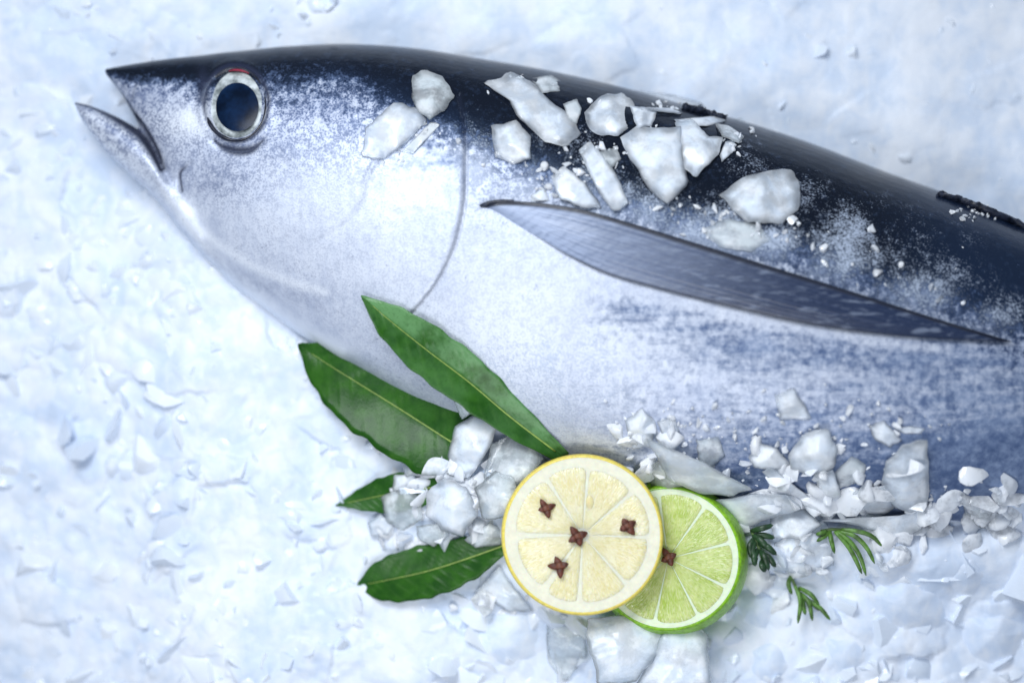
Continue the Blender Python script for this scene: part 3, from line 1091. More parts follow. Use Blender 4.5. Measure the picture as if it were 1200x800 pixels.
items = []
for _ in range(3800):
    x, y = rr_.uniform(-150, 1350), rr_.uniform(-120, 930)
    dd = y - float(np.interp(x, BX, BY))
    if dd < 0 and x > 420 and rr_.random() < 0.8:
        continue
    zb = bed_z(x, y)
    fz_ = fish_z(x, y)
    if fz_ > zb + 6:
        continue
    if math.hypot(x - 682, y - 627) < 80 or math.hypot(x - 795, y - 655) < 84:
        continue
    sz = rr_.choice((13, 17, 22, 28, 36)) * rr_.uniform(0.7, 1.3)
    if x > 500 and y > 560:
        sz *= 1.35
    if dd < 0:
        sz *= 0.7
    items.append((x, y, zb - 0.52 * sz, sz))
for _ in range(420):
    x, y = rr_.uniform(-150, 1350), rr_.uniform(-120, 930)
    dd = y - float(np.interp(x, BX, BY))
    zb = bed_z(x, y)
    if dd < 30 and x > 300 or fish_z(x, y) > zb or math.hypot(x - 682, y - 627) < 130 or math.hypot(x - 795, y - 655) < 130 or math.hypot(x - 500, y - 600) < 130:
        continue
    if math.hypot(x - 960, y - 660) < 90:
        continue
    sz = rr_.uniform(28, 50)
    items.append((x, y, zb - 0.50 * sz, sz))
crush = scatter('crushed_ice', items, M_CRUSH)
crush['kind'] = 'stuff'
crush['label'] = 'loose crushed ice lying over the bed round the fish'

crumbs = []
for (cx, cy, rx, ry, n) in [(660, 205, 60, 40, 70), (830, 255, 60, 22, 40), (740, 170, 60, 40, 40), (905, 270, 50, 16, 26), (1000, 300, 50, 34, 12), (1100, 340, 50, 26, 8),
                            (860, 160, 22, 20, 20), (610, 110, 40, 30, 16), (480, 170, 40, 24, 20), (840, 520, 90, 40, 60), (960, 520, 90, 50, 60), (1100, 585, 80, 14, 50),
                            (770, 500, 50, 26, 40), (1150, 250, 40, 10, 40), (800, 122, 60, 8, 30), (1080, 500, 40, 40, 14)]:
    for _ in range(n):
        x, y = rr_.gauss(cx, rx * 0.6), rr_.gauss(cy, ry * 0.6)
        f_ = fish_z(x, y)
        if f_ < bed_z(x, y):
            continue
        if 560 < x < 1186 and np.interp(x, FT[:, 0], FT[:, 1]) - 2 < y < np.interp(x, FB[:, 0], FB[:, 1]) + 2:
            continue
        sz = rr_.uniform(1.4, 4.2) if rr_.random() < 0.78 else rr_.uniform(4, 8.5)
        crumbs.append((x, y, f_ + 0.2 * sz, sz))
cr = scatter('ice_crumbs', crumbs, M_CRUMB)
cr['kind'] = 'stuff'
cr['label'] = 'tiny crumbs of ice and frost on the skin of the fish'

heap = []
for (cx, cy, rx, ry, n, zl) in [(950, 590, 110, 34, 90, 14), (1090, 600, 90, 18, 46, 10), (960, 545, 70, 30, 26, 4), (800, 545, 50, 30, 26, 8), (900, 660, 60, 40, 46, 10),
                                (1010, 640, 70, 26, 40, 10), (545, 575, 50, 50, 60, 12), (500, 545, 40, 26, 24, 8), (745, 505, 26, 26, 12, 2), (600, 705, 60, 20, 26, 6),
                                (760, 745, 60, 20, 22, 10), (1160, 596, 56, 20, 60, 12), (470, 630, 36, 12, 12, 3)]:
    for _ in range(int(n * 0.62)):
        x, y = rr_.gauss(cx, rx * 0.6), rr_.gauss(cy, ry * 0.6)
        if math.hypot(x - 682, y - 627) < 84 or math.hypot(x - 789, y - 659) < 92:
            continue
        if any(math.hypot(x - hx, y - hy) < hr for hx, hy, hr in ((1003, 640, 30), (945, 700, 24), (893, 640, 26))):
            continue
        sz = rr_.choice((7, 11, 15, 20, 25)) * rr_.uniform(0.8, 1.2)
        heap.append((x, y, surf(x, y) + rr_.uniform(0, zl) - 0.05 * sz, sz))
hp = scatter('ice_splinters', heap, M_CRUMB, 0.6)
hp['kind'] = 'stuff'
hp['label'] = 'heaped ice splinters along the belly and round the garnish'

# ------------------------------------------------------------------ lime half
def disc_frame(cx, cy, z, tilt, az):
    c = W(cx, cy, z)
    k = (1 - z / H) * S
    ax = Vector((-math.sin(az), math.cos(az), 0))
    R = np.array(Matrix.Rotation(tilt, 3, ax))
    return lambda P: (np.asarray(P, float) @ R.T) * k + c


def wedge(name, fr, a0, a1, r0, r1, z0, hgt, mat, parent, seed, nr=16, na=14, ins=0.03):
    r = random.Random(seed)
    V, pol = [], []
    am = (a0 + a1) / 2
    for i in range(nr + 1):
        t = i / nr
        for j in range(na + 1):
            s = j / na
            rad = r0 + (r1 - r0) * t
            ang = a0 + (a1 - a0) * s
            e = (2 * s - 1)
            # rounded outer corners and inner point
            rad = rad - (r1 - r0) * 0.045 * t * abs(e) ** 4
            ang = am + (ang - am) * (1 - ins * 1.3 + 0.8 * ins * min(1, t * 3)) * (1 - ins * sstep(0.85, 1, t))
            edge = min(t * 4, (1 - t) * 7, (1 - abs(e)) * 3.0, 1)
            z = z0 + hgt * math.sqrt(max(0, edge)) - 1.2 * (edge <= 0.01) + r.uniform(-.12, .12) * (edge > .4)
            V.append((rad * math.cos(ang), rad * math.sin(ang), z))
            pol.append((rad / 14.0, ang * 3.0 + seed * 3.1, seed))
    F = grid_faces(nr + 1, na + 1)
    o = mesh_obj(name, fr(V), F, mat, parent)
    attr3(o, 'polar', pol)
    return o


def lathe(name, fr, prof, mat, parent, na=96, wob=0.0, seed=0):
    V = []
    for (r, z) in prof:
        for j in range(na):
            a = 2 * math.pi * j / na
            k = 1 + wob * math.sin(2 * a + seed) + 0.6 * wob * math.sin(3 * a + 1.3 + seed)
            V.append((r * k * math.cos(a), r * k * math.sin(a), z))
    o = mesh_obj(name, fr(V), grid_faces(len(prof), na, True), mat, parent)
    bm = bmesh.new()
    bm.from_mesh(o.data)
    bmesh.ops.remove_doubles(bm, verts=bm.verts[:], dist=1e-7)
    bmesh.ops.recalc_face_normals(bm, faces=bm.faces[:])
    bm.to_mesh(o.data)
    bm.free()
    return o


LZ = 56
lf = disc_frame(783, 654, LZ, math.radians(-9), math.radians(-35))
lime = thing('lime_half', lf((0, 0, -40)), 'green half lime, cut face up, tucked partly under the lemon slice', 'lime')
R_L = 84
prof = [(R_L - 2.6, -0.2), (R_L - 1.0, 0.1), (R_L + 0.6, -1.5)] + [(92 * math.cos(a), 92 * math.sin(a) - 37) for a in np.linspace(0.36, -math.pi / 2, 30)]
lathe('rind', lf, prof, M_LRIND, lime, 96, 0.006, 1)
lathe('pith', lf, [(0.01, -0.4), (20, -0.4), (60, -0.4), (R_L - 5, -0.2), (R_L - 2.2, -0.2)], M_LPITH, lime, 96, 0.006, 1)
bnd = [0.25, 0.95, 1.72, 2.42, 3.10, 3.85, 4.5, 5.2, 5.83]
for k in range(len(bnd)):
    a0, a1 = bnd[k], bnd[(k + 1) % len(bnd)] + (2 * math.pi if k == len(bnd) - 1 else 0)
    wedge('segment', lf, a0 + 0.001, a1 - 0.001, 3, R_L - 6.5, 0.1, 0.8, M_LIME, lime, 40 + k, ins=0.008)

# ------------------------------------------------------------------ lemon slice
EZ = 88
ef = disc_frame(682.5, 626.5, EZ, math.radians(3.0), math.radians(100))
lemon = thing('lemon_slice', ef((0, 0, -24)), 'round yellow lemon slice studded with four cloves, lying on the ice', 'lemon')
R_E = 94.5
prof = [(R_E - 4.2, -0.1), (R_E - 2.8, 0.4), (R_E - 1.2, -0.8), (R_E, -4), (R_E + .6, -11), (R_E, -19), (R_E - 2, -22.5), (R_E - 5, -24), (0.01, -24)]
lathe('rind', ef, prof, M_RIND, lemon, 120, 0.004, 2)
lathe('pith', ef, [(0.01, -0.5), (30, -0.5), (70, -0.5), (R_E - 7, -0.2), (R_E - 3.9, 0.1)], M_PITH, lemon, 120, 0.004, 2)
bd = [-math.radians(v) for v in (2, 48, 92, 125, 180, 238, 275, 320)]
for k in range(8):
    a1 = bd[k]
    a0 = bd[(k + 1) % 8] - (2 * math.pi if k == 7 else 0)
    g = 0.03 if k in (2, 3) else 0.004
    wedge('segment', ef, a0 + g, a1 - g, 6, R_E - 13.0 - (2 if k % 3 == 0 else 0), 0.0, 1.0, M_LEMON, lemon, k + 1, ins=0.03 if k in (2, 3, 4, 6) else 0.012)
sd = mesh_obj('seed', [(0, 0, 0)], [], M_SEED, lemon)
bm = bmesh.new()
bmesh.ops.create_uvsphere(bm, u_segments=16, v_segments=10, radius=1)
Vs = np.array([v.co[:] for v in bm.verts]) * (5.0, 9, 1.6) + (9, 38, 0.1)
Fs = [tuple(v.index for v in f.verts) for f in bm.faces]
bm.free()
bpy.data.objects.remove(sd)
mesh_obj('seed', ef(Vs), Fs, M_SEED, lemon)

# ------------------------------------------------------------------ cloves
def clove(fr, lx, ly, lz, rot, size, label, lean=0.0):
    base = fr((lx, ly, lz))
    t = thing('clove', base, label, 'clove', 'cloves stuck in the citrus slices')
    r = random.Random(int(lx * 7 + ly * 3))
    kx, ky = r.uniform(-.3, .3), r.uniform(-.3, .3)
    pts = [fr((lx, ly, lz - 9)), fr((lx, ly, lz - 3)), fr((lx, ly, lz + 2.2))]
    tube('stem', pts, [2.6 * S, 3.6 * S, 4.6 * S], M_CLOVE, t, 10)
    for q in range(4):
        a = rot + q * math.pi / 2 + r.uniform(-.28, .28)
        L = size * r.uniform(0.72, 1.2)
        ca, sa = math.cos(a), math.sin(a)
        P = [fr((lx + ca * s_ * L, ly + sa * s_ * L, lz + 2.4 + 3.2 * math.sin(s_ * 2.2) - 1.0 * s_ + L * s_ * (kx * ca + ky * sa))) for s_ in (0.12, 0.35, 0.6, 0.85, 1.0)]
        tube('prong', P, [v * S * size / 13 for v in (4.4, 4.8, 4.0, 2.4, 0.8)], M_CLOVE, t, 8, flat=0.62)
    bm = bmesh.new()
    bmesh.ops.create_icosphere(bm, subdivisions=2, radius=1)
    V = np.array([v.co[:] for v in bm.verts]) * (4.6, 4.4, 3.6) * (1 + 0.1 * rng.standard_normal((len(bm.verts), 1)) * .5) + (lx - 0.5, ly + 0.8, lz + 5.2)
    F = [tuple(v.index for v in f.verts) for f in bm.faces]
    bm.free()
    mesh_obj('bud', fr(V), F, M_CLOVEB, t)
    return t


def lem(x, y):
    return x - 682.5, 626.5 - y


for (x, y, rot, sz, lb) in [(640, 596, 0.3, 11, 'brown clove in the upper left part of the lemon slice, nearest the bay leaves'),
                            (677, 628, 0.55, 13, 'brown clove at the very centre of the lemon slice'),
                            (735, 616, 0.75, 13.5, 'brown clove near the right edge of the lemon slice, beside the lime'),
                            (656, 663, 0.2, 12, 'brown clove in the lower left part of the lemon slice, near its bottom rim')]:
    lx, ly = lem(x, y)
    clove(ef, lx, ly, 1.2, rot, sz, lb)
clove(lf, 1, 1, 2.0, 0.4, 12, 'dark clove stuck in the lime, half hidden beside the lemon rim')


# ------------------------------------------------------------------ bay leaves
def leaf(spine, width, fold, lift, label, prof=None, pale=(0, 0), seed=1, curl=0.0, twist=0.0, rib=(0.12, 1.0)):
    n, nv = 56, 15
    P = catmull(spine, n)
    zz = np.array([surf(x, y) for x, y in P])
    t = np.linspace(0, 1, n)
    fit = np.polyval(np.polyfit(t, zz, 3), t)
    fit = fit + np.interp(t, np.linspace(0, 1, len(lift)), lift)
    tang = np.gradient(P, axis=0)
    tang /= np.linalg.norm(tang, axis=1)[:, None]
    nor = np.stack([-tang[:, 1], tang[:, 0]], -1)
    if prof is None:
        prof = [(0, 0.0), (0.06, 0.12), (0.2, 0.5), (0.4, 0.9), (0.55, 1.0), (0.7, 0.95), (0.85, 0.62), (0.95, 0.25), (1, 0.07)]
    px, py = zip(*prof)
    wv = np.interp(t, px, py)
    wv = np.convolve(np.pad(wv, 3, mode='edge'), np.ones(7) / 7, 'valid') * width / 2
    wv[0] = 0.4
    rr = random.Random(seed)
    ph = rr.uniform(0, 6)
    Vt, Vb, ve, pa = [], [], [], []
    for i in range(n):
        for j in range(nv):
            v = 2 * j / (nv - 1) - 1
            ws = wv[i] * (1 + 0.03 * math.sin(t[i] * 40 + ph) + 0.02 * math.sin(t[i] * 67))
            x, y = P[i] + nor[i] * v * ws
            f_ = fold[0] if v < 0 else fold[1]
            z = fit[i] + f_ * abs(v) * wv[i] + 0.04 * width * math.sin(t[i] * 9 + ph + v) * abs(v) - curl * (v * wv[i] / width * 2) ** 2 * 10
            q = (t[i] * 15 - abs(v) * 1.6) % 1.0
            vein = math.exp(-((q - 0.5) / 0.08) ** 2) * (1 - 0.5 * abs(v))
            z += 0.3 * vein
            Vt.append(W(x, y, z))
            Vb.append(W(x, y, z - 1.4))
            ve.append(vein)
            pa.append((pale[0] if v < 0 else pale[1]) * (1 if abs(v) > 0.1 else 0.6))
    m = n * nv
    FF = grid_faces(n, nv)
    loop = [i * nv for i in range(n)] + [(n - 1) * nv + j for j in range(1, nv)] + [i * nv + nv - 1 for i in range(n - 2, -1, -1)] + [j for j in range(nv - 2, 0, -1)]
    F = FF + [tuple(i + m for i in f[::-1]) for f in FF] + [(loop[k], loop[(k + 1) % len(loop)], loop[(k + 1) % len(loop)] + m, loop[k] + m) for k in range(len(loop))]
    root = thing('bay_leaf', W(P[-1][0], P[-1][1], fit[-1]), label, 'bay leaf', 'bay leaves beside the lemon')
    b = mesh_obj('blade', np.vstack([Vt, Vb]), F, M_LEAF, root)
    bm = bmesh.new()
    bm.from_mesh(b.data)
    bmesh.ops.recalc_face_normals(bm, faces=bm.faces[:])
    bm.to_mesh(b.data)
    bm.free()
    attr(b, 'vein', ve + ve)
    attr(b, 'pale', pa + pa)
    i0, i1 = int(rib[0] * n), min(n, int(rib[1] * n))
    tube('midrib', [W(P[i][0], P[i][1], fit[i] + 0.6) for i in range(i0, i1)],
         [(0.35 + 0.75 * (i - i0) / max(1, i1 - i0)) * S for i in range(i0, i1)], M_RIB, root, 8)
    e = P[-1] + tang[-1] * 9
    tube('stalk', [W(P[-1][0] - tang[-1][0] * 4, P[-1][1] - tang[-1][1] * 4, fit[-1]), W(P[-1][0], P[-1][1], fit[-1]), W(e[0], e[1], fit[-1] - 3)], [1.8 * S, 1.8 * S, 1.3 * S], M_STALK, root, 8)
    return root


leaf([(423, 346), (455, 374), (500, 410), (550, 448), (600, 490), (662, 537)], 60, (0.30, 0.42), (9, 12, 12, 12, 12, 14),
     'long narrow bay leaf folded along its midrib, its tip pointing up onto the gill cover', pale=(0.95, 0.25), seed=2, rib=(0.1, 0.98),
     prof=[(0, 0), (0.08, 0.28), (0.22, 0.72), (0.4, 1.0), (0.55, 1.0), (0.7, 0.86), (0.85, 0.62), (0.95, 0.4), (1, 0.2)])
leaf([(349, 403), (380, 424), (420, 449), (470, 480), (520, 512), (556, 534)], 108, (0.10, 0.10), (12, 24, 30, 30, 26, 20),
     'broad dark green bay leaf under the fish throat, its base buried in clear ice', pale=(0.10, 0.0), seed=4,
     prof=[(0, 0), (0.07, 0.2), (0.2, 0.55), (0.4, 0.9), (0.6, 1.0), (0.78, 0.98), (0.9, 0.75), (1, 0.3)])
leaf([(393, 592), (425, 585), (460, 578), (498, 572), (530, 570)], 46, (0.1, 0.1), (5, 6, 7, 6, 6),
     'small bay leaf mostly buried under ice chunks, only its pointed tip and a corner showing', pale=(0.1, 0.15), seed=6)
leaf([(418, 686), (450, 680), (500, 669), (545, 655), (598, 636)], 62, (0.14, 0.14), (5, 8, 10, 10, 8),
     'oval bay leaf lying lowest on the ice, left of the lemon slice', pale=(0.12, 0.0), seed=8,
     prof=[(0, 0), (0.06, 0.3), (0.2, 0.75), (0.4, 1.0), (0.6, 1.0), (0.8, 0.8), (0.92, 0.45), (1, 0.15)])


# ------------------------------------------------------------------ herb sprigs
def sprig(stem, needles, label, zoff, mat, wide=2.7):
    P = catmull(stem, 10)
    zb = np.mean([surf(x, y) for x, y in P]) + zoff
    t = thing('herb_sprig', W(P[0][0], P[0][1], zb), label, 'herb sprig', 'green herb sprigs in the ice')
    tube('stem', [W(x, y, zb + 2 * math.sin(i * .5)) for i, (x, y) in enumerate(P)], [1.9 * S] * 10, M_STEM, t, 8)
    r = random.Random(int(P[0][0]))
    for k, nd_ in enumerate(needles):
        Q = catmull(nd_, 12)
        wv = [wide * S * (0.35 + 0.65 * math.sin(math.pi * min(1, 0.12 + 0.8 * i / 11)) ** 0.7) for i in range(12)]
        wv[-1] = 0.5 * S
        lift = r.uniform(4, 11)
        tube('needle', [W(x, y, zb + 1 + lift * math.sin(math.pi * 0.8 * i / 11)) for i, (x, y) in enumerate(Q)], wv, mat, t, 8, flat=0.5)
    return t


sprig([(962, 622), (976, 620), (992, 621)],
      [[(986, 620), (1004, 622), (1022, 628), (1036, 642)], [(982, 622), (1002, 628), (1016, 642), (1025, 660)],
       [(980, 622), (996, 634), (1008, 652), (1015, 674)], [(978, 622), (994, 640), (1003, 656), (1010, 672)], [(974, 622), (966, 628), (957, 634)],
       [(972, 621), (974, 632), (978, 648)], [(970, 621), (964, 624), (956, 626)]],
      'green herb sprig with arching needles, under the long thin ice blade', 12, M_NEEDLE)
sprig([(926, 672), (934, 690), (948, 704), (960, 714)],
      [[(927, 674), (924, 684), (928, 696)], [(931, 684), (938, 704), (935, 730)], [(938, 694), (948, 706), (952, 727)], [(947, 702), (961, 712), (973, 726)],
       [(936, 688), (950, 696), (960, 708)], [(942, 698), (941, 708), (944, 720)]],
      'small herb sprig with drooping needles, lowest of the herbs on the open ice', 8, M_NEEDLE)
sprig([(880, 620), (888, 638), (896, 662)],
      [[(880, 622), (892, 619), (906, 615)], [(883, 627), (895, 627), (908, 630)], [(884, 630), (879, 640), (881, 654)], [(887, 636), (899, 640), (910, 650)],
       [(889, 643), (884, 652), (885, 663)], [(891, 648), (901, 653), (909, 664)], [(894, 655), (893, 662), (897, 670)], [(882, 626), (893, 634), (902, 645)],
       [(886, 632), (882, 644), (887, 658)], [(890, 644), (896, 652), (901, 668)]],
      'dark green herb sprig half buried in ice right beside the lime rind', 14, M_NEEDLED, 3.6)


# ------------------------------------------------------------------ ice chunks
def chunk(poly, thick, label, dz=0.0, mat=None, sink=0.35, group='ice chunks on the skin of the fish'):
    mat = mat or M_CHUNK
    soft = mat is M_BED
    seed = int(sum(p[0] * 3 + p[1] * 7 for p in poly)) % 99991
    r = random.Random(seed)
    P = np.array(poly, float)
    L = np.r_[0, np.cumsum(np.hypot(*np.diff(np.vstack([P, P[:1]]), axis=0).T))]
    n = 44
    tt = np.linspace(0, L[-1], n, endpoint=False)
    Pc = np.vstack([P, P[:1]])
    O = np.stack([np.interp(tt, L, Pc[:, 0]), np.interp(tt, L, Pc[:, 1])], -1)
    cen = O.mean(0)
    rad = np.hypot(*(O - cen).T).mean()
    if soft:
        O = cen + (O - cen) * 1.25
    jag = np.array([r.uniform(-1, 1) for _ in range(n)])
    jag = (jag + np.roll(jag, 1)) * 0.5
    O = cen + (O - cen) * (1 + (0.02 if soft else 0.06) * jag)[:, None]
    co, zz = plane_at(list(map(tuple, O[::3])) + [tuple(cen)])
    pl = lambda q: co[0] * q[:, 0] + co[1] * q[:, 1] + co[2] + dz
    # broken faces: the top is the lowest of a few leaning planes
    planes = []
    a0 = r.uniform(0, 6.28)
    for k in range(r.choice((4, 5, 5, 6))):
        a = a0 + k * 2.2 + r.uniform(-.5, .5)
        g = r.uniform(0.35, 1.25) * (0.5 if soft else 1)
        planes.append((math.cos(a) * g, math.sin(a) * g, r.uniform(0.80, 1.15)))
    V = []
    srings = [(0.84, -1), (0.985, -0.5), (1.015, 0.0)] + [(q, 1) for q in (1.0, 0.975, 0.93, 0.86, 0.77, 0.66, 0.54, 0.41, 0.27, 0.13)]
    for (s_, kind_) in srings:
        w = cen + (O - cen) * s_
        e = (w - cen) / rad
        top = -np.log(np.sum([np.exp(-18 * (p_[2] + p_[0] * e[:, 0] + p_[1] * e[:, 1])) for p_ in planes], axis=0)) / 18
        top = np.clip(top, 0.16, 1.4)
        if soft:
            top = top * max(0, 1 - s_ ** 2) ** 1.5 - 0.3 * s_ ** 4
        elif kind_ == 1:
            top = np.minimum(top, 0.36 * top + (1 - s_) * 4.2 + 0.10)
        if kind_ == -1:
            h_ = np.full(n, -sink * thick)
        elif kind_ == -0.5:
            h_ = np.full(n, -0.12 * thick)
        elif kind_ == 0:
            h_ = 0.22 * thick * top
        else:
            h_ = thick * top
            h_ = h_ + thick * 0.14 * fbm(w[:, 0] / 11, w[:, 1] / 11, seed, 2)
        V.append(W(w[:, 0], w[:, 1], pl(w) + h_))
    V = list(np.vstack(V))
    nr = len(srings)
    F = grid_faces(nr, n, True)
    V.append(W(cen[0], cen[1], float(pl(cen[None])[0]) - sink * thick))
    V.append(np.mean(V[(nr - 1) * n:nr * n], axis=0))
    a, b2 = nr * n, nr * n + 1
    for j in range(n):
        F.append((a, j, (j + 1) % n))
        F.append((b2, (nr - 1) * n + (j + 1) % n, (nr - 1) * n + j))
    thin = [float(sstep(0.66, 1.0, s_)) * (0.4 if soft else 1) for (s_, k_) in srings for _ in range(n)] + [0, 0]
    nz = fbm(np.array([inv(v)[0] for v in V]) / 14, np.array([inv(v)[1] for v in V]) / 14, seed + 3, 3) + 0.5
    thin = np.clip(np.array(thin) * (0.25 + 1.5 * nz) + 0.8 * np.clip(nz - 0.6, 0, 1), 0, 1)
    o = mesh_obj('ice_chunk', V, F, mat, origin=W(cen[0], cen[1], float(pl(cen[None])[0])))
    bm = bmesh.new()
    bm.from_mesh(o.data)
    bmesh.ops.recalc_face_normals(bm, faces=bm.faces[:])
    bm.to_mesh(o.data)
    bm.free()
    attr(o, 'thin', thin)
    tag(o, label, 'ice chunk', group)
    return o


G1 = 'ice chunks on the skin of the fish'
G2 = 'ice chunks heaped along the belly'
G3 = 'ice chunks around the bay leaves'
G4 = 'ice chunks at the lower edge'
C = chunk
C([(483, 88), (500, 82), (520, 90), (533, 112), (520, 130), (503, 140), (488, 130), (483, 115)], 13, 'rounded grey translucent ice chunk on the dark back, foremost toward the head', 2, M_CLEAR, group=G1)
C([(428, 150), (462, 120), (485, 125), (501, 142), (474, 170), (447, 187), (424, 182)], 15, 'wide soft white ice slab on the gill cover, behind the eye', 0, group=G1)
C([(470, 178), (505, 143), (516, 146), (484, 180)], 6, 'thin translucent ice sliver along the lower edge of the gill cover slab', 0, M_CLEAR, group=G1)
C([(568, 98), (600, 84), (626, 98), (648, 122), (668, 134), (682, 156), (664, 170), (640, 168), (618, 148), (604, 134), (596, 118)], 20, 'large crooked white ice chunk on the dark back, above the fin root', 0, group=G1)
C([(576, 148), (605, 141), (623, 160), (622, 186), (604, 193), (580, 184)], 15, 'squarish white ice chunk just under the large crooked one', 0, group=G1)
C([(622, 92), (646, 88), (660, 97), (656, 107), (636, 109)], 7, 'small grey ice chip on the ridge behind the large crooked chunk', 0, M_CLEAR, group=G1)
C([(660, 122), (676, 116), (682, 128), (676, 146), (666, 140)], 6, 'small dim translucent ice chip between two white chunks on the dark back', 0, M_CLEAR, group=G1)
C([(685, 132), (704, 112), (730, 109), (744, 124), (742, 146), (722, 160), (702, 158), (690, 150)], 18, 'hexagonal pale ice chunk alone on the dark back near the ridge', 0, group=G1)
C([(738, 124), (756, 126), (770, 131), (764, 148), (746, 150)], 10, 'little ice piece joined to the right of the hexagonal pale chunk', 0, group=G1)
C([(725, 160), (745, 148), (797, 150), (803, 190), (806, 214), (782, 240), (762, 224), (744, 194)], 24, 'biggest wedge of white ice pointing down, on the middle of the back', 0, group=G1)
C([(792, 145), (812, 140), (830, 160), (848, 160), (844, 180), (816, 206), (802, 198), (798, 170)], 18, 'white ice plate leaning on the right of the biggest wedge', 5, group=G1)
C([(850, 166), (863, 161), (859, 178), (846, 190), (843, 182)], 8, 'narrow ice splinter right of the leaning plate', 0, group=G1)
C([(843, 229), (870, 208), (905, 199), (930, 198), (938, 215), (935, 245), (915, 262), (876, 261), (858, 246)], 24, 'large rounded ice chunk by itself on the dark back, above the fin middle', 0, group=G1)
C([(645, 206), (660, 194), (686, 214), (706, 243), (684, 245), (655, 233)], 13, 'white ice chunk touching the upper fin edge, left of the leaning splinter', 0, group=G1)
C([(678, 176), (692, 165), (720, 200), (737, 240), (718, 247), (700, 222)], 12, 'long ice splinter slanting down to the upper fin edge', 3, group=G1)
C([(836, 142), (868, 138), (880, 152), (866, 168), (846, 160)], 12, 'clear glassy ice lump on the ridge behind the first dorsal fin', 0, M_CLEAR, group=G1)
C([(744, 106), (798, 112), (822, 121), (798, 134), (752, 128)], 10, 'flat pale ice slab lying across the ridge of the back', 0, group=G1)
C([(790, 140), (836, 136), (852, 141), (830, 148), (798, 149)], 6, 'thin white ice strip along the ridge, above the leaning plate', 1, group=G1)
C([(622, 229), (637, 220), (644, 235), (622, 237)], 6, 'tiny bright ice bit at the root of the pectoral fin', 0, group=G1)
C([(700, 178), (722, 172), (728, 186), (716, 198), (704, 194)], 8, 'small ice crumb in the gap left of the biggest wedge', 0, M_CLEAR, group=G1)
C([(822, 268), (850, 256), (886, 262), (904, 280), (880, 296), (844, 290)], 5, 'flat frosty flake under the large rounded chunk, touching the fin', 0, M_CLEAR, group=G1)
# belly
C([(908, 462), (930, 455), (944, 476), (952, 491), (914, 491)], 9, 'lone pale ice flake high on the blue belly', 0, group=G2)
C([(1018, 499), (1036, 493), (1057, 516), (1042, 524), (1024, 514)], 10, 'small oval white ice chip above the tall upright plate', 0, group=G2)
C([(1048, 502), (1066, 499), (1084, 502), (1080, 508), (1060, 508)], 4, 'thin ice needle right of the small oval chip', 0, group=G2)
C([(924, 532), (944, 506), (970, 503), (983, 528), (976, 550), (946, 556), (928, 550)], 18, 'fan shaped bright ice chunk on the belly, above the herbs', 6, group=G2)
C([(878, 536), (890, 519), (910, 525), (926, 544), (906, 551), (884, 548)], 13, 'small white ice lump left of the fan shaped chunk', 3, group=G2)
C([(1038, 540), (1060, 521), (1086, 514), (1089, 560), (1087, 590), (1068, 600), (1045, 590), (1032, 566)], 20, 'tall smooth upright ice plate against the dark blue belly', 8, group=G2)
C([(974, 556), (998, 534), (1016, 545), (1011, 564), (984, 572)], 9, 'grey ice plate between the fan shaped chunk and tall plate', 0, M_CLEAR, group=G2)
C([(892, 552), (904, 547), (936, 572), (962, 592), (950, 598), (918, 576)], 7, 'slim white ice stick slanting below the small white lump', 8, group=G2)
C([(955, 556), (976, 550), (986, 580), (984, 600), (964, 598)], 14, 'ridged upright ice block under the fan shaped chunk', 8, group=G2)
C([(950, 610), (1000, 606), (1068, 603), (1106, 589), (1092, 610), (1060, 631), (1034, 624), (990, 612)], 9, 'long thin white ice blade above the arching herb sprig', 18, group=G2)
C([(978, 600), (1000, 576), (1040, 570), (1052, 590), (1036, 604)], 14, 'grey blue ice block behind the long thin blade', 6, group=G2)
C([(756, 512), (786, 526), (822, 540), (862, 562), (882, 572), (856, 581), (820, 578), (784, 562)], 13, 'curved white ice blade over the top of the lime', 22, group=G2)
C([(838, 586), (880, 578), (922, 580), (940, 596), (900, 608), (872, 620), (852, 612)], 10, 'pale thin ice plate over the right top of the lime', 26, group=G2)
C([(908, 636), (940, 618), (972, 630), (978, 662), (940, 674), (906, 666)], 14, 'broken ice block between the lime and the arching herbs', 4, group=G2)
C([(900, 600), (944, 594), (962, 614), (940, 632), (908, 630)], 16, 'cloudy ice block below the slim white stick', 12, group=G2)
C([(758, 548), (780, 530), (804, 545), (812, 572), (800, 590), (776, 596), (764, 574)], 20, 'grey ice chunk wedged between the lemon and the curved blade', 10, M_CLEAR, group=G2)
C([(772, 582), (796, 576), (806, 600), (786, 618), (776, 612)], 14, 'smaller ice chunk under the grey one, touching lemon and lime', 24, M_CLEAR, group=G2)
C([(732, 492), (752, 479), (768, 494), (764, 522), (742, 526)], 12, 'soft white ice lump on the belly above the lemon', 0, group=G2)
C([(770, 494), (790, 488), (796, 506), (780, 518)], 9, 'small white ice lump right of the soft lump above the lemon', 0, group=G2)
C([(816, 516), (842, 512), (850, 534), (832, 550), (818, 538)], 8, 'faint ice chip on the belly above the curved blade', 0, M_CLEAR, group=G2)
C([(1128, 588), (1160, 584), (1172, 606), (1158, 624), (1132, 618)], 16, 'bluish dark translucent ice lump at the belly edge on the right', 0, M_CLEAR, group=G2)
C([(1172, 578), (1214, 566), (1240, 600), (1210, 634), (1176, 624)], 20, 'large pale ice lump at the belly edge by the right border', -8, M_BED, group=G2)
